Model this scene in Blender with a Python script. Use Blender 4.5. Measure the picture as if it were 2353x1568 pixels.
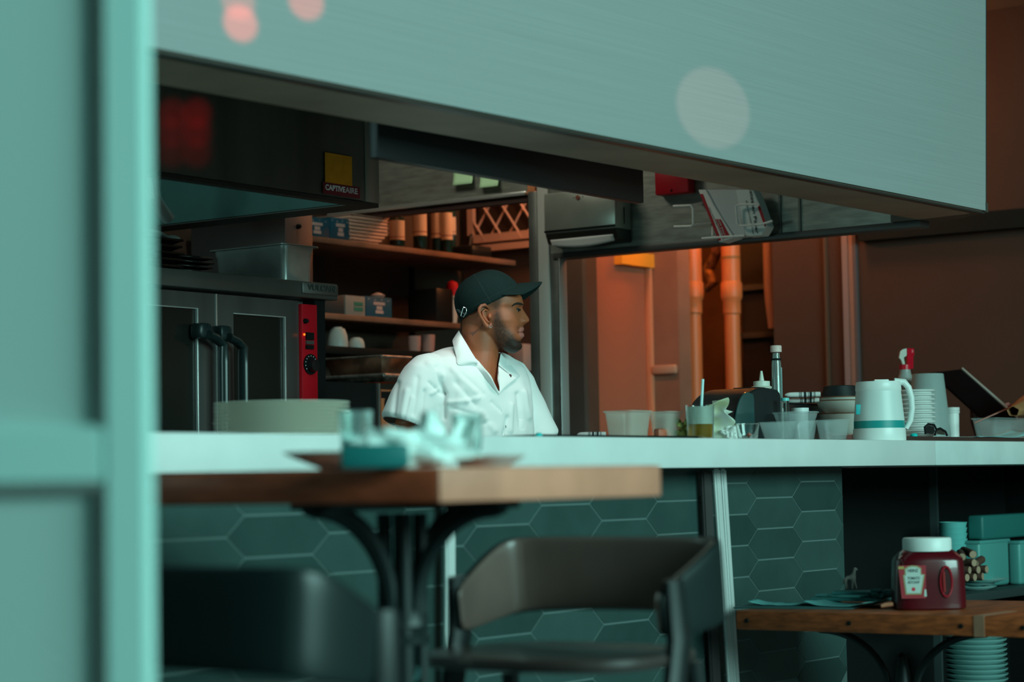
import bpy, bmesh, math, random
from mathutils import Vector, Matrix, noise
random.seed(7)
for o in list(bpy.data.objects): bpy.data.objects.remove(o, do_unlink=True)
SC = bpy.context.scene
COL = SC.collection
PI = math.pi
# ------------------------------------------------------------------ camera
FPX = 5050.0
TH = math.radians(35.66); PH = math.radians(3.637); RO = math.radians(1.0)
CAMZ = 1.08
_f = Vector((math.cos(TH), math.sin(TH), 0)); _r = Vector((math.sin(TH), -math.cos(TH), 0)); _z = Vector((0, 0, 1))
FW = _f*math.cos(PH) + _z*math.sin(PH); _u = _z*math.cos(PH) - _f*math.sin(PH)
CR = _r*math.cos(RO) - _u*math.sin(RO); CU = _u*math.cos(RO) + _r*math.sin(RO)
CAM = Vector((0, 0, CAMZ))
cd = bpy.data.cameras.new('camera'); cam = bpy.data.objects.new('camera', cd); COL.objects.link(cam)
m = Matrix((CR, CU, -FW)).transposed().to_4x4(); m.translation = CAM
cam.matrix_world = m
cd.sensor_width = 36; cd.lens = FPX/2353*36; cd.clip_start = 0.05; cd.clip_end = 60
cd.dof.use_dof = True; cd.dof.focus_distance = 6.7; cd.dof.aperture_fstop = 2.6; cd.dof.aperture_blades = 0
SC.camera = cam
SC.view_settings.view_transform = 'Standard'; SC.view_settings.look = 'None'
SC.view_settings.gamma = 1; SC.view_settings.use_curve_mapping = False
SC.view_settings.exposure = 0.0
def P(px, py, X=None, Y=None, Z=None, D=None):
    d = FW + CR*((px-1176.5)/FPX) - CU*((py-784)/FPX)
    if X is not None: t = X/d.x
    elif Y is not None: t = Y/d.y
    elif Z is not None: t = (Z-CAMZ)/d.z
    else: t = D
    return CAM + d*t
# ------------------------------------------------------------------ light
wd = bpy.data.worlds.new('world'); SC.world = wd; wd.use_nodes = True
bg = wd.node_tree.nodes['Background']; bg.inputs[0].default_value = (0.12, 0.52, 0.47, 1); bg.inputs[1].default_value = 0.10
def area(name, loc, to, sx, sy, col, e, spread=None):
    l = bpy.data.lights.new(name, 'AREA'); l.shape = 'RECTANGLE'; l.size = sx; l.size_y = sy; l.color = col; l.energy = e
    if spread: l.spread = math.radians(spread)
    o = bpy.data.objects.new(name, l); COL.objects.link(o); o.location = loc
    o.rotation_euler = (Vector(to)-Vector(loc)).to_track_quat('-Z', 'Y').to_euler(); return o
def point(name, loc, col, e, r=0.05):
    l = bpy.data.lights.new(name, 'POINT'); l.color = col; l.energy = e; l.shadow_soft_size = r
    o = bpy.data.objects.new(name, l); COL.objects.link(o); o.location = loc; return o
def spotl(name, loc, to, col, e, deg, blend, r=0.02):
    l = bpy.data.lights.new(name, 'SPOT'); l.color = col; l.energy = e; l.spot_size = math.radians(deg); l.spot_blend = blend; l.shadow_soft_size = r
    o = bpy.data.objects.new(name, l); COL.objects.link(o); o.location = loc
    o.rotation_euler = (Vector(to)-Vector(loc)).to_track_quat('-Z', 'Y').to_euler(); return o
TEAL = (0.52, 1.0, 0.92)
area('street_daylight', (3.0, -4.2, 3.0), (4.0, 3.2, 1.3), 5.0, 2.2, TEAL, 560)
area('kitchen_strip_lamp', (5.8, 4.75, 2.85), (6.65, 4.85, 2.2), .5, .3, (1.0, .98, .76), 4.5)
pd = P(1635, 253, Y=2.95)  # unseen spots added to paint reflected discs and blobs on the soffit
spotl('reflection_spot', (.15, -.45, 1.75), pd, (1.0, .60, .50), 620, 2.15, .12, .01)
spotl('reflection_spot', (.15, -.45, 1.75), P(550, 58, Y=3.0), (1.0, .10, .08), 1700, 1.0, .3, .01)
spotl('reflection_spot', (.15, -.45, 1.75), P(700, 8, Y=3.0), (1.0, .10, .08), 1500, 1.05, .3, .01)
spotl('reflection_spot', (.15, -.45, 1.75), P(545, 8, Y=3.0), (1.0, .10, .08), 900, .8, .4, .01)
for rx, rk in ((396, 1.0), (452, 1.5)):
    for ry, rf in ((262, 1.0), (305, .8), (350, .45)):
        spotl('red_glow_spot', (.15, -.30, .90), P(rx, ry, Y=4.15), (1.0, .0, .01), 640*rk*rf, .85, 1.0, .01)  # added unseen spots standing in for a red reflection in the hood steel
area('side_window', (2.12, 4.75, 1.85), (5.0, 4.6, 1.8), 1.0, .9, TEAL, 16)
area('shirt_fill', (4.9, 3.48, 2.22), (5.2, 3.85, 1.35), .5, .12, (1.0, .98, .92), 1.15, 80)  # unseen fill added above the pass to brighten the white shirt
ORG = (1.0, 0.33, 0.10)
point('back_room_lamp', (7.95, 4.2, 2.62), ORG, 15, 0.10)
point('pantry_lamp', (7.25, 4.95, 2.55), (1.0, 0.40, 0.18), 16, 0.08)
point('pipe_lamp', (8.25, 4.85, 2.45), (1.0, 0.30, 0.03), 9, 0.05)
point('dining_lamp', (6.9, 2.4, 1.7), (1.0, 0.5, 0.35), 0.8, 0.1)
# ------------------------------------------------------------------ helpers
def depth(v): return (Vector(v)-CAM).dot(FW)
def mpp(v): return depth(v)/FPX
MATS = {}
def lin(c):
    return tuple(x/12.92 if x <= .04045 else ((x+.055)/1.055)**2.4 for x in c)
def hexc(h):
    return lin(tuple(int(h[i:i+2], 16)/255 for i in (0, 2, 4)))
def mat(name, col, rough=.5, metal=0, spec=.5, emit=None, es=0, alpha=1, trans=0, coat=0, noise_amt=0, noise_scale=20, bump=0, bump_scale=60, ior=1.45, sheen=0, col2=None, stretch=None, sss=0):
    if name in MATS: return MATS[name]
    if isinstance(col, str): col = hexc(col)
    mt = bpy.data.materials.new(name); mt.use_nodes = True; nt = mt.node_tree; b = nt.nodes['Principled BSDF']
    b.inputs['Base Color'].default_value = (*col, 1); b.inputs['Roughness'].default_value = rough
    b.inputs['Metallic'].default_value = metal; b.inputs['Specular IOR Level'].default_value = spec; b.inputs['IOR'].default_value = ior
    b.inputs['Transmission Weight'].default_value = trans; b.inputs['Alpha'].default_value = alpha
    b.inputs['Coat Weight'].default_value = coat; b.inputs['Sheen Weight'].default_value = sheen
    if sss:
        b.inputs['Subsurface Weight'].default_value = sss; b.inputs['Subsurface Scale'].default_value = 0.01
    if emit:
        b.inputs['Emission Color'].default_value = (*emit, 1); b.inputs['Emission Strength'].default_value = es
    if noise_amt or bump or col2:
        tc = nt.nodes.new('ShaderNodeTexCoord'); mp = nt.nodes.new('ShaderNodeMapping'); nt.links.new(tc.outputs['Object'], mp.inputs[0])
        if stretch: mp.inputs['Scale'].default_value = stretch
        if noise_amt or col2:
            n = nt.nodes.new('ShaderNodeTexNoise'); n.inputs['Scale'].default_value = noise_scale; n.inputs['Detail'].default_value = 5
            nt.links.new(mp.outputs[0], n.inputs[0])
            r = nt.nodes.new('ShaderNodeMix'); r.data_type = 'RGBA'
            a = noise_amt or .5
            c2 = col2 if col2 else tuple(x*(1-a) for x in col)
            if isinstance(c2, str): c2 = hexc(c2)
            ra = nt.nodes.new('ShaderNodeMapRange'); ra.inputs[1].default_value = .35; ra.inputs[2].default_value = .65
            nt.links.new(n.outputs[0], ra.inputs[0]); nt.links.new(ra.outputs[0], r.inputs[0])
            r.inputs[6].default_value = (*col, 1); r.inputs[7].default_value = (*c2, 1)
            nt.links.new(r.outputs[2], b.inputs['Base Color'])
        if bump:
            n2 = nt.nodes.new('ShaderNodeTexNoise'); n2.inputs['Scale'].default_value = bump_scale; n2.inputs['Detail'].default_value = 4
            nt.links.new(mp.outputs[0], n2.inputs[0]); bp = nt.nodes.new('ShaderNodeBump'); bp.inputs['Strength'].default_value = bump
            bp.inputs['Distance'].default_value = .01
            nt.links.new(n2.outputs[0], bp.inputs['Height']); nt.links.new(bp.outputs[0], b.inputs['Normal'])
    MATS[name] = mt; return mt
class MB:
    """collects primitives of one part, in world coordinates"""
    def __init__(s): s.bm = bmesh.new()
    def box(s, x0, x1, y0, y1, z0, z1, bev=0, seg=2, rz=0, M=None):
        b = bmesh.new(); bmesh.ops.create_cube(b, size=1)
        cx, cy, cz = (x0+x1)/2, (y0+y1)/2, (z0+z1)/2
        for v in b.verts: v.co = Vector((v.co.x*abs(x1-x0), v.co.y*abs(y1-y0), v.co.z*abs(z1-z0)))
        if bev: bmesh.ops.bevel(b, geom=b.edges[:], offset=bev, segments=seg, affect='EDGES', profile=.5)
        R = Matrix.Translation((cx, cy, cz)) @ (Matrix.Rotation(rz, 4, 'Z') if rz else Matrix.Identity(4))
        if M: R = M @ R
        s._add(b, R); return s
    def _add(s, b, R=None):
        if R is not None: bmesh.ops.transform(b, matrix=R, verts=b.verts[:])
        me = bpy.data.meshes.new('t'); b.to_mesh(me); b.free(); s.bm.from_mesh(me); bpy.data.meshes.remove(me)
    def lathe(s, c, prof, n=40, M=None, smooth=True, sx=1, sy=1):
        """prof: list of (r,z) ; c base point"""
        b = bmesh.new(); rings = []
        for r, z in prof:
            if r < 1e-5: rings.append([b.verts.new((0, 0, z))])
            else: rings.append([b.verts.new((r*math.cos(2*PI*i/n)*sx, r*math.sin(2*PI*i/n)*sy, z)) for i in range(n)])
        for A, B in zip(rings, rings[1:]):
            for i in range(n):
                j = (i+1) % n
                if len(A) == 1 and len(B) == 1: continue
                if len(A) == 1: b.faces.new((A[0], B[j], B[i]))
                elif len(B) == 1: b.faces.new((A[i], A[j], B[0]))
                else: b.faces.new((A[i], A[j], B[j], B[i]))
        bmesh.ops.recalc_face_normals(b, faces=b.faces[:])
        R = Matrix.Translation(Vector(c))
        if M: R = R @ M
        s._add(b, R); return s
    def cyl(s, a, b_, r, r2=None, n=20):
        a = Vector(a); b_ = Vector(b_); r2 = r if r2 is None else r2; d = b_-a
        M = d.to_track_quat('Z', 'Y').to_matrix().to_4x4(); L = d.length
        return s.lathe(a, [(0, 0), (r, 0), (r2, L), (0, L)], n, M)
    def tube(s, pts, r, n=10, cap=True, flat=1.0):
        pts = [Vector(p) for p in pts]; b = bmesh.new(); rings = []; up = None
        for i, p in enumerate(pts):
            t = (pts[min(i+1, len(pts)-1)]-pts[max(i-1, 0)]).normalized()
            if up is None:
                up = Vector((0, 0, 1)) if abs(t.z) < .9 else Vector((1, 0, 0))
            sd = t.cross(up).normalized(); up = sd.cross(t).normalized()
            rr = r[i] if isinstance(r, (list, tuple)) else r
            rings.append([b.verts.new(p + sd*rr*math.cos(2*PI*k/n) + up*rr*flat*math.sin(2*PI*k/n)) for k in range(n)])
        for A, B in zip(rings, rings[1:]):
            for k in range(n):
                j = (k+1) % n; b.faces.new((A[k], A[j], B[j], B[k]))
        if cap: b.faces.new(rings[0][::-1]); b.faces.new(rings[-1])
        bmesh.ops.recalc_face_normals(b, faces=b.faces[:]); s._add(b); return s
    def prism(s, pts, vec, bev=0):
        """pts polygon in 3D (planar), extruded by vec"""
        b = bmesh.new(); v = [b.verts.new(Vector(p)) for p in pts]; f = b.faces.new(v)
        r = bmesh.ops.extrude_face_region(b, geom=[f]); nv = [g for g in r['geom'] if isinstance(g, bmesh.types.BMVert)]
        bmesh.ops.translate(b, verts=nv, vec=Vector(vec)); bmesh.ops.recalc_face_normals(b, faces=b.faces[:])
        if bev: bmesh.ops.bevel(b, geom=b.edges[:], offset=bev, segments=2, affect='EDGES')
        s._add(b); return s
    def grid(s, fn, nu, nv, closeu=False):
        b = bmesh.new(); g = [[b.verts.new(Vector(fn(i/(nu if closeu else nu-1), j/(nv-1)))) for i in range(nu)] for j in range(nv)]
        for j in range(nv-1):
            for i in range(nu if closeu else nu-1):
                k = (i+1) % nu
                b.faces.new((g[j][i], g[j][k], g[j+1][k], g[j+1][i]))
        s._add(b); return s
    def build(s, name, mt, parent=None, smooth=True, angle=35, solid=0, sub=0):
        org = Vector(parent.location) if parent is not None else None
        if parent is not None and parent.parent is not None: org = Vector(parent['_org'])
        me = bpy.data.meshes.new(name)
        if parent is None:
            xs = [v.co.copy() for v in s.bm.verts]; mn = Vector((min(v.x for v in xs), min(v.y for v in xs), min(v.z for v in xs))); mx = Vector((max(v.x for v in xs), max(v.y for v in xs), max(v.z for v in xs)))
            org = Vector(((mn.x+mx.x)/2, (mn.y+mx.y)/2, mn.z))
        bmesh.ops.translate(s.bm, verts=s.bm.verts[:], vec=-org)
        if smooth:
            ca = math.radians(angle)
            for f in s.bm.faces: f.smooth = True
            for e in s.bm.edges:
                if len(e.link_faces) == 2 and e.calc_face_angle(0) > ca: e.smooth = False
        s.bm.to_mesh(me); s.bm.free(); me.materials.append(mt)
        o = bpy.data.objects.new(name, me); COL.objects.link(o)
        if parent is None: o.location = org
        else:
            o.parent = parent; o['_org'] = tuple(org)
        if solid:
            md = o.modifiers.new('solid', 'SOLIDIFY'); md.thickness = solid; md.offset = 0
        if sub:
            md = o.modifiers.new('sub', 'SUBSURF'); md.levels = sub; md.render_levels = sub
        return o
def thing(name, label, cat, loc, group=None):
    o = bpy.data.objects.new(name, None); o.empty_display_size = .05; COL.objects.link(o); o.location = Vector(loc)
    o['label'] = label; o['category'] = cat
    if group: o['group'] = group
    return o
def tag(o, label, cat, group=None):
    o['label'] = label; o['category'] = cat
    if group: o['group'] = group
    return o
def struct(name, mb, mt, **k):
    o = mb.build(name, mt, **k); o['kind'] = 'structure'; return o
def kids(o): return [c for c in bpy.data.objects if c.parent == o]
def dup(o, loc, rz=0, label=None, group=None):
    ch = kids(o)
    r = o.copy(); COL.objects.link(r); r.location = Vector(loc); r.rotation_euler = (0, 0, rz)
    if label: r['label'] = label
    if group: r['group'] = group
    for c in ch:
        g = kids(c); k = c.copy(); COL.objects.link(k); k.parent = r
        for q in g:
            h = q.copy(); COL.objects.link(h); h.parent = k
    return r
def text_mesh(s, size, origin, right, up, extr=0.0004, bold=0.0, fit_w=None, shear=0.0, fit_h=None):
    """real raised lettering on a surface; returns MB"""
    cu = bpy.data.curves.new('t', 'FONT'); cu.body = s; cu.size = size; cu.extrude = extr; cu.offset = bold; cu.shear = shear
    cu.align_x = 'LEFT'; cu.align_y = 'BOTTOM_BASELINE'
    o = bpy.data.objects.new('t', cu); COL.objects.link(o)
    dg = bpy.context.evaluated_depsgraph_get(); me = bpy.data.meshes.new_from_object(o.evaluated_get(dg))
    bpy.data.objects.remove(o); bpy.data.curves.remove(cu)
    R = Vector(right).normalized(); U = Vector(up).normalized(); N = R.cross(U)
    xs = [v.co.x for v in me.vertices]; ys = [v.co.y for v in me.vertices]
    sx = fit_w/(max(xs)-min(xs)) if fit_w else 1; sy = fit_h/(max(ys)-min(ys)) if fit_h else 1
    x0 = min(xs) if fit_w else 0
    for v in me.vertices: v.co = Vector(origin) + R*(v.co.x-x0)*sx + U*v.co.y*sy + N*v.co.z
    mb = MB(); mb.bm.from_mesh(me); bpy.data.meshes.remove(me); return mb
# ------------------------------------------------------------------ materials
steel = mat('brushed_steel', (.42, .44, .40), .38, .55, noise_amt=.35, noise_scale=9, stretch=(1, 1, 6))
steel_d = mat('dull_dark_steel', (.20, .21, .20), .42, .55, noise_amt=.4, noise_scale=7)
steel_b = mat('bright_steel', (.75, .78, .77), .25, .7)
dark = mat('near_black', (.007, .009, .009), .7, spec=.15)
blackp = mat('black_plastic', (.010, .012, .013), .32)
white = mat('white_glaze', (.72, .74, .72), .25, coat=.3)
whitem = mat('white_matte', (.70, .72, .70), .55)
paper = mat('paper', (.75, .76, .73), .8)
iron = mat('cast_iron', (.012, .016, .016), .4, .2, bump=.1)
wood_dark = mat('dark_red_wood', '6b3a22', .42, noise_amt=.55, noise_scale=14, stretch=(1, 6, 10), coat=.15)
glassc = mat('clear_glass', (.92, .97, .96), .03, trans=1, ior=1.45)
wallbrown = mat('brown_wall_paint', (.060, .027, .018), .8, noise_amt=.15, noise_scale=2)
redp = mat('red_plastic', (.55, .004, .02), .35)
# ------------------------------------------------------------------ setting
ZC = P(1600, 1007, Y=2.9).z
ZH = 1.92
fl = MB().box(-3, 11, -5, 8, -.05, 0); struct('floor', fl, mat('floor_concrete', (.10, .12, .12), .5))
cl = MB().box(.6, 11, 1.2, 8, 2.95, 3.0); struct('ceiling', cl, mat('ceiling_paint', (.10, .09, .085), .9))
w = MB().box(2.0, 7.6, 5.72, 5.8, 0, 2.95); struct('wall_back', w, mat('kitchen_wall_paint', '4a3a30', .7, noise_amt=.25, noise_scale=3))
w = MB().box(7.62, 7.70, 5.08, 5.72, 0, 2.95); struct('wall_pantry', w, mat('pantry_wall_paint', '5d463c', .6, noise_amt=.3, noise_scale=4))
w = MB().box(1.9, 2.0, 2.95, 5.8, 0, 2.95); struct('wall_left', w, dark)
# wall behind the pipes and its dark gap, brown dining wall to the right
w = MB().box(9.0, 9.1, 4.2, 7.0, 0, 2.95); struct('wall_pipes', w, mat('ochre_wall', '96603e', .8, noise_amt=.4, noise_scale=3))
XR = 8.3
y0 = P(1778, 750, X=XR).y
w = MB().box(XR, XR+.35, -3, y0, 0, 2.95); struct('wall_right', w, wallbrown)
# soffit over the pass: white panel face, dark metal lip, dark inside
def hood_front():
    A = P(335, 110, Z=ZH); B = P(2265, 487, Z=ZH)
    d = (B-A).normalized(); n = Vector((d.y, -d.x, 0))     # n points to the dining side
    A0 = A - d*1.6; zt = 2.95
    t = thing('ceiling_soffit', 'large pale soffit panel with fine horizontal lines hanging over the serving counter', 'soffit', (A+B)/2)
    fine = bpy.data.materials.new('lined_laminate'); fine.use_nodes = True; nt = fine.node_tree; b = nt.nodes['Principled BSDF']
    tc = nt.nodes.new('ShaderNodeTexCoord'); mp = nt.nodes.new('ShaderNodeMapping'); mp.inputs['Scale'].default_value = (1.2, 1.2, 160)
    ns = nt.nodes.new('ShaderNodeTexNoise'); ns.inputs['Scale'].default_value = 1; ns.inputs['Detail'].default_value = 6; ns.inputs['Roughness'].default_value = .7
    cr = nt.nodes.new('ShaderNodeMix'); cr.data_type = 'RGBA'; cr.inputs[6].default_value = (.25, .27, .27, 1); cr.inputs[7].default_value = (.37, .38, .38, 1)
    nt.links.new(tc.outputs['Object'], mp.inputs[0]); nt.links.new(mp.outputs[0], ns.inputs[0]); nt.links.new(ns.outputs[0], cr.inputs[0]); nt.links.new(cr.outputs[2], b.inputs['Base Color'])
    bp = nt.nodes.new('ShaderNodeBump'); bp.inputs['Strength'].default_value = .12; bp.inputs['Distance'].default_value = .004; nt.links.new(ns.outputs[0], bp.inputs['Height']); nt.links.new(bp.outputs[0], b.inputs['Normal'])
    b.inputs['Roughness'].default_value = .5
    Bt = P(2265, 10, Y=B.y); dx = (Bt.x-B.x)/(Bt.z-B.z)*(zt-ZH)
    z0 = ZH+.004
    mb = MB(); mb.prism([A0+_z*.004, B+_z*.004, Vector((B.x+dx, B.y, zt)), Vector((A0.x, A0.y, zt))], -n*.03); mb.build('front_panel', fine, t)
    mb = MB(); mb.prism([B+_z*.004+n*.001, B+_z*.004-n*.034, Vector((B.x+dx, B.y, zt))-n*.034, Vector((B.x+dx, B.y, zt))+n*.001], d*.004); mb.build('edge_trim', mat('edge_trim', (.03, .04, .04), .4), t)
    lipm = mat('lip_metal', (.46, .33, .25), .5, .2, noise_amt=.3, noise_scale=3)
    C = P(345, 190, Z=ZH); E = P(2110, 505, Z=ZH)
    e = (E-C).normalized(); C0 = C - e*1.6
    F = B + Vector((.02, 0, 0)); R0 = P(2112, 505, Z=ZH)
    mb = MB(); mb.prism([A0-n*.012, B-n*.012, E, C0], _z*.03); mb.build('lip', lipm, t)
    mb = MB(); mb.prism([A0-n*.004, B-n*.004, B-n*.03, A0-n*.03], _z*-.006); mb.build('edge_channel', mat('channel_metal', (.10, .09, .085), .3, .7), t)
    # far wall of soffit box (inside face) and end
    mb = MB(); mb.prism([C0+_z*.03, E+_z*.03, Vector((E.x, E.y, zt)), Vector((C0.x, C0.y, zt))], n*.03); mb.build('inner_wall', dark, t)
    # right end closing over the counter, running back from the corner
    mb = MB(); mb.prism([B, E, E+Vector((.0, .1, 0)), Vector((B.x+.25, E.y+.1, ZH)), Vector((B.x+.02, B.y, ZH))], _z*.03); mb.build('end_lip', mat('lip_end', (.09, .08, .07), .5, .3), t)
hood_front()
# partition header with steel face, plane X = 6.7
XP = 6.7
ya = P(1262, 480, X=XP).y; yb = P(2110, 505, Z=ZH).y
t = thing('steel_header', 'stainless steel header panel over the right-hand kitchen opening, holding towel dispenser and wire rack', 'header', (XP, (ya+yb)/2, ZH))
MB().box(XP, XP+.05, yb, ya, ZH, 2.95).build('header_panel', steel, t)
MB().box(XP-.012, XP+.06, yb, ya-.02, ZH-.022, ZH, bev=.003).build('bottom_rail', mat('rail_steel', (.10, .10, .10), .5, .5), t)
for px in (1793, 1838):
    yy = P(px, 480, X=XP).y; MB().box(XP-.006, XP, yy-.004, yy+.004, ZH, 2.6).build('seam', steel_d, t)
za = P(1211, 439.6, X=XP).z; y1 = P(1212, 440, X=XP).y
t = thing('steel_header', 'upper stainless header panel behind the hood, with two pale green notes on it', 'header', (XP, (5.70+y1)/2, za))
MB().box(XP, XP+.05, y1, 5.70, za, 2.95).build('header_panel', steel, t)
MB().box(XP-.015, XP+.05, y1, 5.70, za-.016, za, bev=.003).build('bottom_rail', steel_b, t)
MB().box(XP, XP+.03, y1, 5.70, za-.04, za-.016).build('soffit_board', mat('dark_board', (.045, .02, .018), .7), t)
# posts
def post(name, label, pxa, pxb, mt, x0, z0, z1, w=.05):
    a = P(pxa, 800, X=x0).y; b = P(pxb, 800, X=x0).y
    mb = MB().box(x0, x0+w, min(a, b), max(a, b), z0, z1, bev=.003)
    o = mb.build(name, mt); o['kind'] = 'structure'; return o
zt_ = 2.95
post('trim_1', '', 1219, 1239, steel_d, XP-.01, 0, za-.005)
post('trim_2', '', 1239.5, 1265, mat('pale_post', (.50, .52, .50), .5), XP-.012, 0, zt_)
post('trim_3', '', 1265.5, 1285.5, steel_d, XP-.005, 0, ZH)
post('trim_4', '', 1286, 1289, steel_b, XP-.012, 0, ZH)
ga = P(1290, 800, X=7.60).y; gb = P(1344, 800, X=7.60).y
struct('trim_5', MB().box(7.59, 7.64, gb, ga, 0, 2.95), mat('grey_side_panel', '4a4a48', .6, noise_amt=.2, noise_scale=5))
# notes on the upper header
for (xa, xb, yt, yb_, lab) in ((1040, 1085, 392, 424, 'pale green note with white lower edge curling off the steel header, left one'), (1101, 1144, 405, 430, 'pale green note curling off the steel header, right one nearer the post')):
    a = P(xa, yt, X=XP-.004); c = P(xb, yb_, X=XP-.004)
    mb = MB()
    def fn(u, v, a=a, c=c): return (XP-.003-.03*v*v, a.y+(c.y-a.y)*u - .02*v, a.z+.05+(c.z-a.z-.05)*v)
    mb.grid(fn, 8, 8); o = mb.build('sticky_note', mat('green_note', (.60, .95, .60), .7), solid=.0008); tag(o, lab, 'note', 'notes on the upper steel header')
# dark board hanging behind the soffit lip
zb = P(1480, 467, Y=3.3).z; xa = P(870, 380, Y=3.3).x; xb = P(1480, 467, Y=3.3).x
tag(MB().box(xa, xb, 3.3, 3.33, zb, 2.4, bev=.003).build('hanging_board', mat('black_board', (.012, .012, .013), .45)), 'long black board hanging down behind the soffit lip, above the man', 'board')
# ---------------- left extraction hood
YH = 4.17
hx = P(870, 467, Z=ZH); YH = hx.y; HX = hx.x; zh = ZH
t = thing('kitchen_hood', 'stainless steel extraction hood with orange square and maroon sticker at its right end', 'hood', (HX-1.2, YH+.5, zh))
hoodm = mat('hood_steel', (.34, .31, .27), .33, .6, noise_amt=.55, noise_scale=3.0, stretch=(1, 1, .15))
YB = YH+1.05
xs = P(838, 450, Y=YH).x
MB().box(HX-2.6, xs-.002, YH, YH+.03, zh, 2.7).build('front_panel', hoodm, t)
MB().box(xs, HX, YH-.004, YH+.03, zh-.002, 2.7, bev=.002).build('corner_panel', mat('corner_steel', (.34, .34, .29), .4, .6), t)
MB().box(HX-.03, HX, YH+.03, YB, zh, 2.7).build('side_panel', steel_d, t)
MB().box(HX-2.6, HX, YB-.03, YB, zh, 2.7).build('back_panel', steel_d, t)
mb = MB(); mb.box(HX-2.6, HX, YH, YH+.035, zh-.014, zh-.003); mb.box(HX-.11, HX, YH+.035, YB, zh-.014, zh-.003); mb.build('rim', mat('rim_dark', (.10, .09, .08), .5, .8), t)
mb = MB().box(HX-.12, HX-.11, YH+.036, YB-.03, zh-.010, 2.5); mb.build('inner_side', mat('teal_lit_steel', (.07, .15, .14), .45, .2, noise_amt=.2, noise_scale=5), t)  # reflected teal daylight is put into this steel colour
MB().box(HX-2.55, HX-.12, YH+.036, YB-.04, 2.5, 2.52).build('inner_top', steel_d, t)
mb = MB(); a = P(352, 452, X=HX-.45); b = P(385, 500, X=HX-.35)
mb.tube([Vector((HX-.5, a.y, zh+.28)), a, b], .022); mb.build('pipe', steel_b, t)
# orange square + sticker
yy = YH-.006
a = P(746, 346, Y=yy); c = P(809, 430, Y=yy)
tag(MB().box(a.x, c.x, yy-.001, yy, P(809, 430, Y=yy).z, P(746, 346, Y=yy).z-.005).build('notice_card', mat('orange_card', (.95, .36, .01), .6, noise_amt=.15, noise_scale=30)), 'square orange card on the hood above the maroon sticker', 'card')
a = P(741, 418, Y=yy); c = P(826, 457, Y=yy)
st = thing('hood_sticker', 'maroon sticker with white lettering at the lower right corner of the hood', 'sticker', ((a.x+c.x)/2, yy, c.z))
zz0 = P(826, 457, Y=yy).z; zz1 = P(741, 418, Y=yy).z
yy2 = yy-.0015
MB().box(a.x, c.x, yy2-.0005, yy2, zz0, zz1).build('backing', mat('maroon_vinyl', (.20, .02, .03), .5), st)
wv = mat('white_vinyl', (.9, .9, .9), .5); gv = mat('grey_vinyl', (.6, .6, .6), .5)
W_ = c.x-a.x; H_ = zz1-zz0
text_mesh('CAPTIVE', .04, (a.x+W_*.06, yy2-.001, zz0+H_*.36), (1, 0, 0), (0, 0, 1), .0004, .0012, fit_w=W_*.53, fit_h=H_*.50).build('lettering', wv, st)
text_mesh('AIRE', .04, (a.x+W_*.595, yy2-.001, zz0+H_*.36), (1, 0, 0), (0, 0, 1), .0004, .0008, fit_w=W_*.34, fit_h=H_*.50).build('lettering', gv, st)
# ---------------- oven
YO = 4.6
ot = P(760, 655, Y=YO); OX = ot.x; OZ = ot.z
def ox(px, py): return P(px, py, Y=YO).x
def oz(px, py): return P(px, py, Y=YO).z
t = thing('convection_oven', 'stainless double-door convection oven with red control panel', 'oven', (OX-.6, YO+.4, 0))
ovs = mat('oven_steel', (.13, .13, .125), .36, .6, noise_amt=.25, noise_scale=3, stretch=(3, 1, .3))
zband = oz(760, 692); zdoor = oz(497, 676)
xl = OX-1.16
MB().box(xl, OX-.03, YO+.05, YO+.85, .2, OZ-.02).build('body', steel_d, t)
MB().box(xl, OX, YO-.03, YO+.9, zband, OZ, bev=.004).build('top_band', mat('band_steel', (.15, .145, .135), .36, .6, noise_amt=.2, noise_scale=4), t)
xc = ox(497, 800); xr = ox(687, 800); xll = xc-(xr-xc)
gl = mat('oven_glass', (.010, .011, .009), .3, spec=.3)
for side in (0, 1):
    x0, x1 = (xll, xc-.003) if side == 0 else (xc+.003, xr)
    gx0, gx1 = (x0+.04, ox(455, 800)) if side == 0 else (ox(537, 800), ox(656, 800))
    gz1 = oz(455, 708) if side == 0 else oz(656, 728)
    d = MB(); zb_ = .75
    d.box(x0, gx0, YO, YO+.05, zb_, zdoor); d.box(gx1, x1, YO, YO+.05, zb_, zdoor); d.box(gx0, gx1, YO, YO+.05, gz1, zdoor); d.box(gx0, gx1, YO, YO+.05, zb_, .95)
    do = d.build('door', ovs, t)
    MB().box(gx0, gx1, YO+.006, YO+.02, .95, gz1).build('glass', gl, do)
    fr = MB(); e = .008
    fr.box(gx1-e*.7, gx1, YO-.004, YO+.01, .95, gz1, bev=.002); fr.box(gx0, gx1, YO-.003, YO+.01, gz1-e*.5, gz1, bev=.001); fr.build('glass_trim', steel_b, do)
    hp = (466, 741) if side == 0 else (512, 747)
    h = MB(); hy = YO-.055
    q = lambda dx, dy: P(hp[0]+dx, hp[1]+dy, Y=hy)
    h.box(q(0, 0).x, q(26, 0).x, YO-.05, YO, q(0, 36).z, q(0, 0).z, bev=.01)
    h.tube([P(hp[0]+12, hp[1]+28, Y=hy), P(hp[0]+30, hp[1]+36, Y=hy), P(hp[0]+46, hp[1]+52, Y=hy), P(hp[0]+46, hp[1]+90, Y=hy), Vector((P(hp[0]+46, hp[1]+90, Y=hy).x, hy, .92))], .019, 12, flat=.7)
    ho = h.build('handle', mat('handle_black', (.01, .02, .02), .28), do)
MB().box(xc-.003, xc+.001, YO-.004, YO+.01, .75, zdoor).build('door_seal', steel_b, t)
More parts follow.
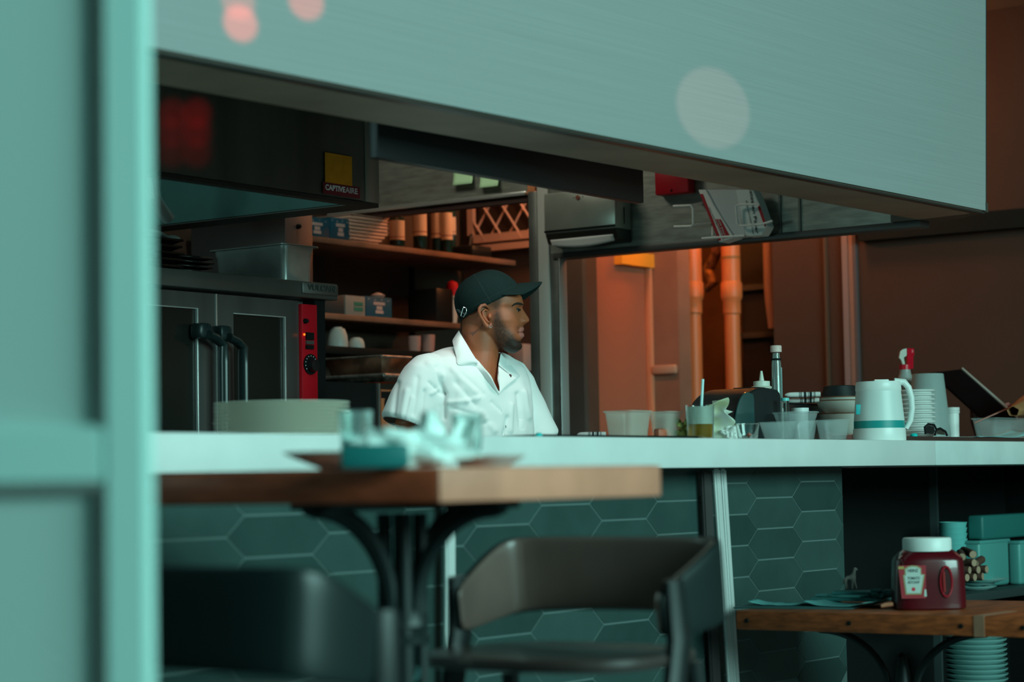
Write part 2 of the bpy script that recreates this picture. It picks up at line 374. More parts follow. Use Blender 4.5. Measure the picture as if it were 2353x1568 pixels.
# red control panel
px0, px1 = ox(688, 800), ox(723, 800); pz = oz(700, 700)
MB().box(px0, px1, YO-.012, YO+.04, .85, pz, bev=.002).build('control_panel', mat('red_enamel', (.52, .002, .012), .4), t)
MB().box(px1+.002, OX-.03, YO, YO+.05, .75, zband).build('side_strip', dark, t)
kx, kz = ox(706, 838), oz(706, 838); S = depth((kx, YO, kz))/FPX
yk = YO-.013
MY = Matrix.Rotation(PI/2, 4, 'X')
k = MB().lathe((kx, yk, kz), [(0, 0), (19*S*1.25, 0), (19*S*1.25, .003), (0, .003)], 40, MY, sy=1); dial = k.build('dial', dark, t)
k = MB().lathe((kx, yk-.003, kz-.005), [(0, 0), (.02, 0), (.018, .02), (0, .022)], 30, MY); k.build('knob', blackp, t)
mk = MB()
for i in range(11):
    a_ = math.radians(215-25*i); mk.lathe((kx+math.cos(a_)*.0265, yk-.003, kz+math.sin(a_)*.0265), [(0, 0), (.0016, 0), (.0016, .001), (0, .001)], 8, MY)
mk.build('dial_marks', wv, t)
for (dy_, h_, mt) in ((765, 17, dark), (784, 8, steel_d), (794, 9, dark)):
    zz = oz(703, dy_); MB().box(ox(695, dy_), ox(712, dy_), YO-.018, YO-.012, zz-h_*S, zz).build('switch', mt, t)
a = P(700, 769, Y=YO-.02); MB().lathe((a.x, YO-.018, a.z), [(0, 0), (.004, 0), (.003, .003), (0, .004)], 12, MY).build('indicator_light', mat('orange_lamp', (1, .2, .02), .4, emit=(1, .12, .01), es=2.5), t)
a = P(705, 738, Y=YO-.02); MB().lathe((a.x, YO-.012, a.z), [(0, 0), (.009, 0), (.006, .012), (0, .013)], 16, MY).build('toggle', dark, t)
# nameplate
n0, n1 = ox(676, 660), ox(757, 665); nz0, nz1 = oz(757, 684)+.002, oz(757, 656)-.004
npl = MB().box(n0, n1, YO-.037, YO-.03, nz0, nz1, bev=.002).build('name_plate', mat('plate_steel', (.25, .25, .24), .5, 1), t)
text_mesh('VULCAN', .05, (n0+.02, YO-.039, nz0+.012), (1, 0, 0), (0, 0, 1), .002, .0006, fit_w=(n1-n0)*.78, fit_h=(nz1-nz0)*.55).build('lettering', mat('plate_letter', (.06, .06, .055), .5), npl)
# things on the oven
def hotel_pan(label, pxl, pxr, pyt, pyb, yb):
    a = P(655, pyb, Y=yb); b = P(pxr, pyb, Y=yb); zt = P(655, pyt, Y=yb).z; x0, x1 = a.x, b.x
    t = thing('steel_pan', label, 'pan', ((x0+x1)/2, yb+.15, OZ))
    mb = MB(); dep = P(pxl, 600, X=x0).y-yb; n = 9
    def ring(ins, z):
        pts = []; r = .022
        X0, X1, Y0, Y1 = x0+ins, x1-ins, yb+ins, yb+dep-ins
        for cx, cy, a0 in ((X1-r, Y1-r, 0), (X0+r, Y1-r, 90), (X0+r, Y0+r, 180), (X1-r, Y0+r, 270)):
            for i in range(n): 
                an = math.radians(a0+90*i/(n-1)); pts.append(Vector((cx+r*math.cos(an), cy+r*math.sin(an), z)))
        return pts
    h = zt-OZ
    rings = [ring(-.012, OZ+h-.004), ring(-.012, OZ+h), ring(0, OZ+h), ring(.002, OZ+h*.85), ring(.005, OZ+h*.80), ring(.009, OZ+.016), ring(.018, OZ+.001)]
    bm = bmesh.new(); vs = [[bm.verts.new(p) for p in r] for r in rings]
    for A, B in zip(vs, vs[1:]):
        for i in range(len(A)): bm.faces.new((A[i], A[(i+1) % len(A)], B[(i+1) % len(A)], B[i]))
    bm.faces.new(vs[-1]); mb._add(bm)
    mb.build('pan_body', mat('pan_steel', (.62, .66, .64), .28, .6, noise_amt=.2, noise_scale=12), t, solid=.0015); return t
hotel_pan('deep stainless steel pan standing on top of the oven', 488, 726, 560, 634, 4.68)
def tray(label, pxl, pxr, pyb, yb, h, n, name='baking_tray', grp=None, mt=None):
    for i in range(n):
        a = P(pxl, pyb, Y=yb); b = P(pxr, pyb, Y=yb); z = OZ+.002+i*h
        r = random.uniform(-.006, .006); x0 = a.x+r; x1 = b.x+r; D_ = .3
        mb = MB(); bm = bmesh.new()
        q = [(x0+.03, yb+.03, z), (x1-.03, yb+.03, z), (x1-.03, yb+D_-.03, z), (x0+.03, yb+D_-.03, z)]
        w = [(x0, yb, z+h*.9), (x1, yb, z+h*.9), (x1, yb+D_, z+h*.9), (x0, yb+D_, z+h*.9)]
        w2 = [(x0-.006, yb-.006, z+h*.88), (x1+.006, yb-.006, z+h*.88), (x1+.006, yb+D_+.006, z+h*.88), (x0-.006, yb+D_+.006, z+h*.88)]
        Q = [bm.verts.new(p) for p in q]; Wv = [bm.verts.new(p) for p in w]; W2 = [bm.verts.new(p) for p in w2]
        bm.faces.new(Q)
        for j in range(4): k_ = (j+1) % 4; bm.faces.new((Q[j], Q[k_], Wv[k_], Wv[j])); bm.faces.new((Wv[j], Wv[k_], W2[k_], W2[j]))
        mb._add(bm); o = mb.build(name, mt, solid=.007)
        pos = 'topmost' if i == n-1 else 'lowest' if i == 0 else ('%s from the bottom' % ['', 'second', 'third', 'fourth', 'fifth'][i])
        tag(o, label+', '+pos+' of its stack', 'tray', grp)
trm = mat('burnt_tray', (.035, .02, .014), .45, .4, noise_amt=.5, noise_scale=25)
tray('rusty baking tray under the cloth on the oven', 290, 416, 606, 4.66, .020, 5, grp='large dark trays on the oven', mt=trm)
tray('black tray on the oven by the deep pan', 418, 486, 619, 4.68, .014, 4, grp='small black trays on the oven', mt=mat('black_tray', (.015, .012, .012), .3))
zc_ = OZ+.002+5*.020
a = P(300, 540, Y=4.7); b = P(419, 550, Y=4.7)
def cf(u, v): 
    e = math.exp(-((u-1)/.10)**2)
    return (a.x+(b.x-a.x)*u, 4.70+.18*v+.01*math.sin(u*9), zc_+.008+.018*math.sin((u+.1)*3.0)**2*(1-v*.4)*(1-u*.6)+.016*e*math.sin(v*PI)+.003*math.sin(v*14))
tag(MB().grid(cf, 40, 14).build('folded_cloth', mat('pale_cloth', (.55, .6, .6), .85), solid=.012, sub=1), 'pale folded cloth lying on the stack of rusty baking trays', 'cloth')
a = P(722, 645, Y=4.72); b = P(760, 648, Y=4.72)
t = thing('butter_wrapper', 'small yellow packet on the right end of the oven top', 'packet', ((a.x+b.x)/2, 4.72, OZ))
MB().box(a.x, b.x, 4.69, 4.76, OZ, OZ+.016, bev=.006).build('packet', mat('yellow_pack', (.75, .32, .03), .5, noise_amt=.3, noise_scale=60), t)
MB().box(a.x-.05, a.x-.002, 4.69, 4.74, OZ, OZ+.006, bev=.002).build('flap', whitem, t)
# steel box hanging behind the oven top
a = P(655, 500, Y=5.05); b = P(718, 500, Y=5.05); z0 = P(655, 556, Y=5.05).z
t = thing('wall_box', 'square steel box with a small knob behind the deep pan on the oven', 'box', ((a.x+b.x)/2, 5.05, z0))
MB().box(a.x, b.x, 5.05, 5.5, OZ, za-.1, bev=.003).build('box_body', mat('box_steel', (.32, .25, .24), .5, .8), t)
c = P(684, 521, Y=5.05); MB().lathe((c.x, 5.05, c.z), [(0, 0), (.009, 0), (.007, .012), (0, .014)], 16, MY).build('knob', dark, t)
# ---------------- serving counter
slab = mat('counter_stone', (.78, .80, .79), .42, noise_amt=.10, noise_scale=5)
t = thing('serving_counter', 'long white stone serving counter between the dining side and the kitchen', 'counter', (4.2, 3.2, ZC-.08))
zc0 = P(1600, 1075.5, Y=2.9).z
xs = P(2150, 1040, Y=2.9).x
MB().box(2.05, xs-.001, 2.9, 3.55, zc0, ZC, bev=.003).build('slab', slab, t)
MB().box(xs+.001, 8.25, 2.9, 3.55, zc0, ZC, bev=.003).build('slab', mat('counter_stone_dim', (.66, .72, .71), .45, noise_amt=.15, noise_scale=6), t)  # same stone; the dimmer light past the seam is put into its colour
# tiled wall under the counter
YW = 3.05
xe = P(1938, 1200, Y=YW).x
struct('wall_counter', MB().box(2.05, xe, YW+.0012, YW+.10, 0, zc0-.001), mat('tile_grout', (.11, .16, .155), .8))
def hextiles():
    bm = bmesh.new(); lay = bm.loops.layers.color.new('tone') if False else None
    Wd, Hh = .318, .0865; fl = .208; g = .0022; sl = (Wd-fl)/2; px_ = fl+sl
    x = 2.1; c = 0
    vc = []
    while x < xe+.2:
        z = .5 + (Hh/2 if c % 2 else 0)
        while z < zc0+.02:
            pts = [(-Wd/2+g, 0), (-fl/2, Hh/2-g), (fl/2, Hh/2-g), (Wd/2-g, 0), (fl/2, -Hh/2+g), (-fl/2, -Hh/2+g)]
            pp = []
            for (u, v) in pts: pp.append((min(xe-.001, x+u), min(zc0-.002, z+v)))
            if min(p[0] for p in pp) < xe-.004 and min(p[1] for p in pp) < zc0-.006:
                tilt = random.uniform(-.0005, .0005); tz = random.uniform(-.0004, .0004)
                vs = [bm.verts.new((p[0], YW+tilt*(p[0]-x)/.15+tz*(p[1]-z)/.04, p[1])) for p in pp]
                f = None
                try: f = bm.faces.new(vs)
                except Exception: pass
                if f:
                    tn = random.random(); vc.append((f, tn))
            z += Hh
        x += px_; c += 1
    lay = bm.loops.layers.float_color.new('tone')
    for f, tn in vc:
        for l in f.loops: l[lay] = (tn, tn, tn, 1)
    for f in list(bm.faces):
        f.normal_update()
        if f.normal.y > 0: f.normal_flip()
    r = bmesh.ops.extrude_face_region(bm, geom=bm.faces[:]) if False else None
    me = bpy.data.meshes.new('hexagon_tiles'); bm.to_mesh(me); bm.free()
    mt = bpy.data.materials.new('glazed_tile'); mt.use_nodes = True; nt = mt.node_tree; b = nt.nodes['Principled BSDF']
    at = nt.nodes.new('ShaderNodeAttribute'); at.attribute_name = 'tone'
    tc = nt.nodes.new('ShaderNodeTexCoord'); ns = nt.nodes.new('ShaderNodeTexNoise'); ns.inputs['Scale'].default_value = 9; ns.inputs['Detail'].default_value = 4
    nt.links.new(tc.outputs['Object'], ns.inputs[0])
    mx = nt.nodes.new('ShaderNodeMix'); mx.data_type = 'RGBA'; mx.inputs[6].default_value = (.016, .040, .038, 1); mx.inputs[7].default_value = (.05, .095, .09, 1)
    ad = nt.nodes.new('ShaderNodeMath'); ad.operation = 'MULTIPLY_ADD'; ad.inputs[1].default_value = .55; nt.links.new(at.outputs['Fac'], ad.inputs[0])
    m2 = nt.nodes.new('ShaderNodeMath'); m2.operation = 'MULTIPLY'; m2.inputs[1].default_value = .55; nt.links.new(ns.outputs[0], m2.inputs[0]); nt.links.new(m2.outputs[0], ad.inputs[2])
    nt.links.new(ad.outputs[0], mx.inputs[0]); nt.links.new(mx.outputs[2], b.inputs['Base Color'])
    b.inputs['Roughness'].default_value = .22
    bp = nt.nodes.new('ShaderNodeBump'); bp.inputs['Strength'].default_value = .25; bp.inputs['Distance'].default_value = .01
    n2 = nt.nodes.new('ShaderNodeTexNoise'); n2.inputs['Scale'].default_value = 14; nt.links.new(tc.outputs['Object'], n2.inputs[0]); nt.links.new(n2.outputs[0], bp.inputs['Height']); nt.links.new(bp.outputs[0], b.inputs['Normal'])
    me.materials.append(mt); o = bpy.data.objects.new('hexagon_tiles', me); COL.objects.link(o); o.parent = bpy.data.objects['wall_counter']; o.location = -bpy.data.objects['wall_counter'].location
hextiles()
# metal strips on the tiled wall
def strip(name, pa, pb, w, mt, y=3.03, off=0):
    a = P(*pa, Y=y); b = P(*pb, Y=y); d = (b-a).normalized()
    mb = MB(); n = 10
    S_ = mpp(a)
    mb.prism([a+Vector((-w/2, 0, 0)), a+Vector((w/2, 0, 0)), b+Vector((w/2, 0, 0)), b+Vector((-w/2, 0, 0))], (0, -.012, 0), bev=.004)
    o = mb.build(name, mt); o['kind'] = 'structure'; return o
chrome = mat('pale_trim_metal', (.80, .83, .82), .3, .3)
S_ = P(1650, 1100, Y=2.94); w_ = 13*mpp(S_)/math.sin(TH-math.atan(474/5050))
strip('trim_6', (1641, 1078), (1676, 1590), w_, chrome, 3.02)
strip('trim_7', (1656, 1078), (1689, 1590), w_*.8, chrome, 3.025)
strip('trim_8', (1617, 1082), (1640, 1590), w_*1.6, mat('dark_trim', (.05, .045, .045), .5), 3.035)
strip('trim_9', (1029, 1090), (1028, 1590), w_*1.15, chrome, 3.02)
# open recess under the right half of the counter
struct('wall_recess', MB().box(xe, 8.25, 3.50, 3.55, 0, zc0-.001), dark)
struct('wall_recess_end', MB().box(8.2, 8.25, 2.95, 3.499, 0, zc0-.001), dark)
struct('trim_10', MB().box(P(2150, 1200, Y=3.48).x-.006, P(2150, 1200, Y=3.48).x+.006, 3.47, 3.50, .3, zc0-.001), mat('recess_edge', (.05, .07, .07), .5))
# ---------------- near panelled door at the left
def door():
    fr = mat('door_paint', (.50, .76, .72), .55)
    c = P(335, 900, D=2.2)
    u = (CR*1.0 - FW*.05); u.z = 0; u.normalize(); n = Vector((u.y, -u.x, 0))
    if n.dot(FW) > 0: n = -n
    S_ = mpp(c)
    t = bpy.data.objects.new('door_1', None); COL.objects.link(t); t.location = (c.x, c.y, 0); t['kind'] = 'structure'
    zr1 = P(150, 980, D=2.2).z; zr0 = P(150, 1113, D=2.2).z
    w = 98*S_
    def slabp(name, u0, u1, z0, z1, n0, n1, mt, bev=.003):
        p = [c+u*u0+n*n0, c+u*u1+n*n0, c+u*u1+n*n1, c+u*u0+n*n1]
        pts = [Vector((q.x, q.y, z0)) for q in p]
        MB().prism(pts, (0, 0, z1-z0), bev=bev).build(name, mt, t)
    slabp('stile', -w, 0, 0, 2.3, 0, -.04, fr)
    slabp('rail', -.4, -w-.0005, zr0, zr1, 0, -.04, fr)
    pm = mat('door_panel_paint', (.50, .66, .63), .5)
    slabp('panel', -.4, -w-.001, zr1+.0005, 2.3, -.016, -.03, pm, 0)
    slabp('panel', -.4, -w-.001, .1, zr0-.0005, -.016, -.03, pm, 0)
    bm_ = mat('door_bead', (.28, .28, .27), .6)
    slabp('bead', -w-.008, -w-.001, zr1+.001, 2.3, -.004, -.0155, bm_, .001)
    slabp('bead', -w-.008, -w-.001, .1, zr0-.001, -.004, -.0155, bm_, .001)
    slabp('bead', -.4, -w-.009, zr0-.008, zr0-.001, -.004, -.0155, bm_, .001)
door()
# ================= back shelves
MY = Matrix.Rotation(PI/2, 4, 'X')
YS = 5.40
shelfm = mat('shelf_board', (.30, .165, .11), .6, noise_amt=.45, noise_scale=5, stretch=(1, 1, .2))
def shelf(label, pl, pr, th):
    a = P(*pl, Y=YS); b = P(*pr, Y=YS); z = (a.z+b.z)/2; x1 = min(b.x, 7.60)
    o = MB().box(a.x-.35, x1, YS, 5.70, z-th, z, bev=.002).build('wall_shelf', shelfm); tag(o, label, 'shelf', None); return z
Z1 = shelf('upper brown wall shelf holding blue boxes, takeaway boxes and bottles', (718, 540), (1185, 601), .022)
Z2 = shelf('middle brown wall shelf with blue boxes and the red-topped jug', (730, 717), (1058, 744), .022)
Z3 = P(800, 800, Y=YS).z
o = MB().box(6.0, 7.60, YS-.05, 5.70, Z3-.03, Z3, bev=.003).build('back_worktop', dark); tag(o, 'black worktop against the kitchen back wall under the shelves', 'worktop')
# upright behind
def bx(px, Y=YS, py=600): return P(px, py, Y=Y).x
struct('trim_11', MB().box(bx(948, 5.7), bx(948, 5.7)+.012, 5.70, 5.719, 1, Z1-.03), dark)
blu = mat('blue_card', (.003, .085, .15), .6); lbl = mat('pale_print', (.50, .42, .42), .7)
def glovebox(label, pxl, pxr, pyt, Z, Y=5.44, mt=None, marks=True, dep=.12):
    x0, x1 = bx(pxl, Y), bx(pxr, Y); zt = P((pxl+pxr)/2, pyt, Y=Y).z
    t = thing('glove_box', label, 'box', ((x0+x1)/2, Y+dep/2, Z))
    MB().box(x0, x1, Y, Y+dep, Z, zt, bev=.002).build('carton', mt or blu, t)
    if marks:
        w = x1-x0; h = zt-Z; mb = MB()
        mb.box(x0+w*.28, x0+w*.72, Y-.001, Y, Z+h*.62, Z+h*.76); mb.box(x0+w*.40, x0+w*.62, Y-.001, Y, Z+h*.40, Z+h*.57); mb.box(x0+w*.36, x0+w*.66, Y-.001, Y, Z+h*.22, Z+h*.37)
        for k in range(4): mb.box(x0+w*(.08+.25*k), x0+w*(.12+.25*k), Y-.001, Y, Z+h*(.86-.03*(k % 2)), Z+h*(.90-.03*(k % 2)))
        mb.build('print', lbl, t)
    return t
glovebox('blue glove carton at the left end of the upper shelf', 700, 758, 500, Z1)
glovebox('blue glove carton beside the takeaway boxes on the upper shelf', 760, 806, 502, Z1)
glovebox('dark teal carton at the left end of the middle shelf', 733, 790, 678, Z2, mt=mat('dark_teal_card', (.004, .035, .05), .6), marks=False)
t = glovebox('white carton with green stripes on the middle shelf', 793, 838, 680, Z2, mt=mat('grey_white_card', (.26, .28, .27), .6), marks=False)
x0, x1 = bx(812, 5.44), bx(832, 5.44); mb = MB(); zz = Z2
for k in (0, 1): z_ = P(820, 698+12*k, Y=5.44).z; mb.box(x0, x1, 5.438, 5.44, z_-.008, z_+.006)
mb.build('green_stripe', mat('green_print', (.01, .22, .17), .6), t)
glovebox('bright blue glove carton with tissue sticking out on the middle shelf', 840, 899, 683, Z2)
c = P(868, 683, Y=5.5); tag(MB().lathe((c.x, 5.5, P(868, 684, Y=5.5).z-.004), [(.022, 0), (.03, .012), (.014, .02), (0, .024)], 12).build('tissue_tuft', mat('pink_tissue', (.6, .42, .36), .8)), 'pale glove tuft sticking out of the bright blue carton', 'glove')
# takeaway boxes: stack of 8
tkm = mat('takeaway_board', (.62, .46, .38), .75)
x0, x1 = bx(808, 5.43), bx(893, 5.43); zt = P(850, 497, Y=5.43).z; n = 8; h = (zt-Z1)/n
for i in range(n):
    mb = MB(); ext = -.10+.10*min(1, i/3.0)
    r = random.uniform(-.003, .003); xx0 = x0+r; xx1 = x1+r+ext*.6
    mb.box(xx0, xx1, 5.43, 5.66, Z1+i*h, Z1+(i+.82)*h, bev=.003); mb.box(xx0-.004, xx1+.006, 5.425, 5.665, Z1+(i+.82)*h, Z1+(i+.97)*h, bev=.001)
    tag(mb.build('takeaway_box', tkm), 'cardboard takeaway box stacked on the upper shelf between blue carton and bottles', 'box', 'stacked takeaway boxes')
# bottles
botm = mat('bottle_glass_dark', (.006, .03, .025), .12, coat=.5); labm = mat('bottle_label', (.66, .50, .38), .7); grn = mat('bottle_green_edge', (.01, .22, .18), .2)
def bottle(label, pxl, pxr, pyt, pyb, Y, ztop_px):
    c = P((pxl+pxr)/2, 550, Y=Y); s = mpp((c.x, Y, Z1)); r = (pxr-pxl)/2*s*1.0
    t = thing('wine_bottle', label, 'bottle', (c.x, Y, Z1), 'dark bottles on the upper shelf')
    zt = P((pxl+pxr)/2, ztop_px, Y=Y).z-Z1
    MB().lathe((c.x, Y, Z1), [(0, 0), (r*.9, 0), (r, .006), (r, zt*.66), (r*.8, zt*.76), (r*.36, zt*.86), (r*.34, zt), (0, zt)], 28).build('glass', botm, t)
    z0 = P((pxl+pxr)/2, pyb, Y=Y).z; z1 = P((pxl+pxr)/2, pyt, Y=Y).z
    MB().lathe((c.x, Y, z0), [(r*1.012, 0), (r*1.012, z1-z0)], 28).build('label', labm, t)
    MB().lathe((c.x, Y, z0+(z1-z0)*.12), [(r*1.02, 0), (r*1.02, (z1-z0)*.06)], 28).build('label_band', mat('label_band', (.38, .2, .15), .7), t)
    return t
bottle('dark bottle with low cream label beside the takeaway boxes', 895, 930, 508, 553, 5.50, 440)
bottle('dark bottle with tall pink-cream label standing alone, second from the takeaway boxes', 949, 981, 484, 543, 5.50, 400)
bottle('dark bottle with cream label, left one of the touching pair', 992, 1017, 485, 548, 5.50, 400)
bottle('dark bottle with cream label, right one of the touching pair', 1014, 1040, 490, 552, 5.46, 400)
bottle('dark bottle half hidden behind the touching pair, nearest the lattice', 1028, 1048, 500, 540, 5.58, 420)
# lattice panel on the pantry side wall
XL = 7.60
def L(px, py): return P(px, py, X=XL)
ya_, yb_ = L(1083, 520).y, 5.10; z0 = L(1085, 562).z; z1 = 2.42
t = thing('lattice_panel', 'pale wooden diamond lattice panel on the pantry wall above the shelf end', 'lattice', (XL-.02, (ya_+yb_)/2, z0))
latm = mat('lattice_paint', (.48, .29, .22), .65)
mb = MB(); mb.box(XL-.03, XL-.008, ya_-.03, ya_, z0, z1); mb.box(XL-.03, XL-.008, yb_, ya_, z0, z0+.035); mb.box(XL-.04, XL-.005, yb_, ya_+.01, z0-.04, z0-.012); mb.build('frame', latm, t)
mb = MB(); pw = .097; hh = .069; kk = -12
while ya_-kk*pw > yb_-.6:
    for sg in (1, -1):
        y_s = ya_-kk*pw; pts = []
        n_ = 60
        prev = None
        for i in range(n_+1):
            f = i/n_; y = y_s-sg*f*(z1-z0)*.70; z = z0+f*(z1-z0)
            if yb_ < y < ya_-.02: pts.append((XL-.02+sg*.004, y, z))
        if len(pts) > 1: mb.tube(pts, .0078, 6, flat=.5)
    kk += 1
mb.build('lattice', latm, t)
struct('window_1', MB().box(XL+.001, XL+.006, yb_, ya_, z0, z1), mat('dark_window', (.03, .02, .015), .4))
c = P(1096, 580, Y=5.45); tag(MB().box(c.x-.07, c.x+.07, 5.42, 5.54, Z1, Z1+.05, bev=.012).cyl((c.x-.03, 5.47, Z1+.04), (c.x-.01, 5.47, Z1+.10), .008).build('black_device', blackp), 'small black device with stubby antenna at the right end of the upper shelf', 'device')
# red topped jug
c = P(1040, 700, Y=5.46); s = mpp(c)
t = thing('squeeze_jug', 'white jug with a big red domed top on the middle shelf behind the cap', 'jug', (c.x, 5.46, Z2))
hj = P(1040, 681, Y=5.46).z-Z2
MB().lathe((c.x, 5.46, Z2), [(0, 0), (.016, 0), (.02, hj*.3), (.023, hj*.9), (.03, hj*.95), (.03, hj), (0, hj)], 24).build('jug_body', white, t)
MB().lathe((c.x, 5.46, Z2+hj), [(0, 0), (.026, 0), (.03, .025), (.022, .055), (0, .065)], 24).build('red_top', redp, t)
tag(MB().box(c.x-.16, c.x-.045, 5.42, 5.56, Z2, P(1000, 664, Y=5.46).z, bev=.01).build('black_canister', blackp), 'black canister on the middle shelf left of the red-topped jug', 'canister')
# bowls upside down on worktop
def upbowl(label, pxl, pxr, pyt, Y=5.42):
    c = P((pxl+pxr)/2, 790, Y=Y); s = mpp((c.x, Y, Z3)); r = (pxr-pxl)/2*s; h = P((pxl+pxr)/2, pyt, Y=Y).z-Z3
    tag(MB().lathe((c.x, Y, Z3), [(r, 0), (r*1.0, h*.25), (r*.93, h*.6), (r*.7, h*.9), (r*.45, h*.96), (r*.42, h), (0, h)], 36).build('upturned_bowl', mat('grey_white_ceramic', (.42, .47, .46), .4)), label, 'bowl', 'upturned bowls on the worktop')
upbowl('large upturned grey-white bowl on the black worktop', 752, 800, 752)
upbowl('smaller upturned grey-white bowl beside the large one on the worktop', 800, 838, 776, 5.40)
for i, (pl, pr, pt, yy) in enumerate(((936, 968, 789, 5.42), (966, 1000, 786, 5.44))):
    c = P((pl+pr)/2, 800, Y=yy); s = mpp(c); r = (pr-pl)/2*s; h = P(pl, pt, Y=yy).z-Z3+.03
    tag(MB().lathe((c.x, yy, Z3), [(0, 0), (r*.8, 0), (r*.95, h*.5), (r, h), (r*.93, h), (r*.85, h*.4), (0, h*.2)], 24).build('paper_cup', mat('pink_cup', (.52, .30, .27), .7)), ['left', 'right'][i]+' one of two pinkish cups beside the man\'s shoulder', 'cup', 'pink cups on the worktop')
# pans in front of worktop
Yp = 5.0
def pan(name, label, pxl, pxr, pxe, pyt, pyb, mt, rimr, D_=.5):
    a = P(pxr, pyt, Y=Yp); b = P(pxe, pyt, Y=Yp); D_ = min(P(pxl, pyt, X=a.x).y, 5.33)-Yp; zt = a.z; zb = P(pxr, pyb, Y=Yp).z
    t = thing(name, label, 'tray', ((a.x+b.x)/2, Yp+.2, zb))
    x0, x1 = a.x, b.x; mb = MB(); bm = bmesh.new(); ins = .015
    lo = [bm.verts.new(p) for p in ((x0+ins, Yp+ins, zb), (x1-ins, Yp+ins, zb), (x1-ins, Yp+D_-ins, zb), (x0+ins, Yp+D_-ins, zb))]
    hi = [bm.verts.new(p) for p in ((x0, Yp, zt), (x1, Yp, zt), (x1, Yp+D_, zt), (x0, Yp+D_, zt))]
    bm.faces.new(lo)
    for j in range(4): bm.faces.new((lo[j], lo[(j+1) % 4], hi[(j+1) % 4], hi[j]))
    bmesh.ops.recalc_face_normals(bm, faces=bm.faces[:]); mb._add(bm); mb.build('pan_body', mt, t, solid=.003)
    MB().tube([(x0, Yp, zt), (x1, Yp, zt), (x1, Yp+D_, zt), (x0, Yp+D_, zt), (x0, Yp, zt)], rimr, 8).build('rim', mat('worn_rim', (.62, .58, .54), .4, .8, noise_amt=.5, noise_scale=40), t)
zt2 = P(830, 862, Y=Yp).z
pan('roasting_pan', 'deep rust-brown roasting pan on the sheet pan, below the upturned bowls', 748, 877, 945, 818, 858, mat('rusty_pan', (.16, .075, .045), .5, .5, noise_amt=.7, noise_scale=16), .004)
pan('sheet_pan', 'flat pale-rimmed sheet pan under the rusty roasting pan', 742, 882, 950, 862, 876, mat('sheet_pan_m', (.16, .13, .11), .4, .8, noise_amt=.7, noise_scale=40), .007)
# black cabinet under pans, and small orange printed carton
zs = P(830, 877, Y=Yp).z-.003
xa = P(745, 900, Y=Yp).x; xb = P(868, 900, Y=Yp+.02).x
t = thing('black_cabinet', 'black cabinet under the sheet pan, between oven and man', 'cabinet', ((xa+xb)/2, 5.2, 0))
MB().box(xa-.05, xb, Yp+.02, 5.34, 0, zs).build('cabinet_body', dark, t)
MB().box(xb-.012, xb-.002, Yp+.005, Yp+.02, 0, zs, bev=.002).build('edge_strip', steel_d, t)
a = P(876, 895, Y=5.02); b = P(925, 960, Y=5.02)
t = thing('printed_carton', 'orange-brown printed carton behind the white sleeve', 'carton', ((a.x+b.x)/2, 5.05, .9))
MB().box(a.x, b.x+.1, 5.02, 5.3, .9, a.z, bev=.003).build('carton_body', mat('kraft_orange', (.42, .12, .045), .6), t)
ls = thing('low_bench', 'low dark bench under the orange-brown carton behind the sleeve', 'bench', ((a.x+b.x)/2+.05, 5.15, 0))
MB().box(a.x-.0, b.x+.12, 5.01, 5.32, .87, .8995).build('bench_top', dark, ls)
for lx in (a.x+.02, b.x+.08):
    for ly in (5.03, 5.28): MB().box(lx, lx+.03, ly, ly+.03, 0, .87).build('leg', dark, ls)
c = P(905, 930, Y=5.015)
MB().lathe((c.x, 5.019, c.z), [(.03, 0), (.05, 0), (.05, .001), (.03, .001)], 24, MY).box(a.x, b.x+.05, 5.0175, 5.0195, P(890, 908, Y=5.02).z-.012, P(890, 908, Y=5.02).z+.012).build('print', dark, t)
# things seen between chin and post: pinkish paper box + wire
a = P(1202, 790, Y=5.3); b = P(1221, 848, Y=5.3)
tag(MB().box(a.x, b.x+.03, 5.3, 5.38, Z3-.06, a.z, bev=.003).build('white_carton', mat('pinkish_carton', (.45, .3, .27), .7)), 'pinkish white carton seen between the man\'s beard and the steel post', 'carton')
# ================= back room: panel, pipes, gap, frames
YN = P(1345, 800, X=7.62).y
xa = P(1345, 700, Y=YN).x; xb = P(1501, 700, Y=YN).x
zt = P(1345, 577, Y=YN).z
salm = mat('salmon_panel', (.42, .135, .08), .6)
struct('wall_niche', MB().box(7.705, xb, YN+.03, YN+.08, 0, 2.95), salm)
struct('trim_12', MB().box(xa+.005, xa+.03, YN, YN+.03, 0, 2.4, bev=.003), mat('orange_edge', (.65, .25, .14), .6))
struct('trim_13', MB().box(xb-.022, xb, YN, YN+.03, 0, 2.05, bev=.003), mat('orange_edge', (.6, .25, .14), .6))
struct('trim_14', MB().box(7.9, xb+.001, YN-.01, YN+.03, 2.0, 2.06), mat('orange_board', (.9, .36, .03), .6))
y2 = P(1558, 700, X=xb).y
struct('wall_pier', MB().box(xb+.001, xb+.10, y2, YN+.08, 0, 2.95), mat('pier_paint', (.34, .16, .11), .7, noise_amt=.25, noise_scale=4))
c0 = P(1530, 850, X=xb); struct('trim_15', MB().box(xb-.03, xb, y2+.005, YN, c0.z-.02, c0.z+.02, bev=.01), mat('pier_paint2', (.5, .28, .2), .7))
pipm = mat('pipe_paint', (.62, .17, .055), .45)
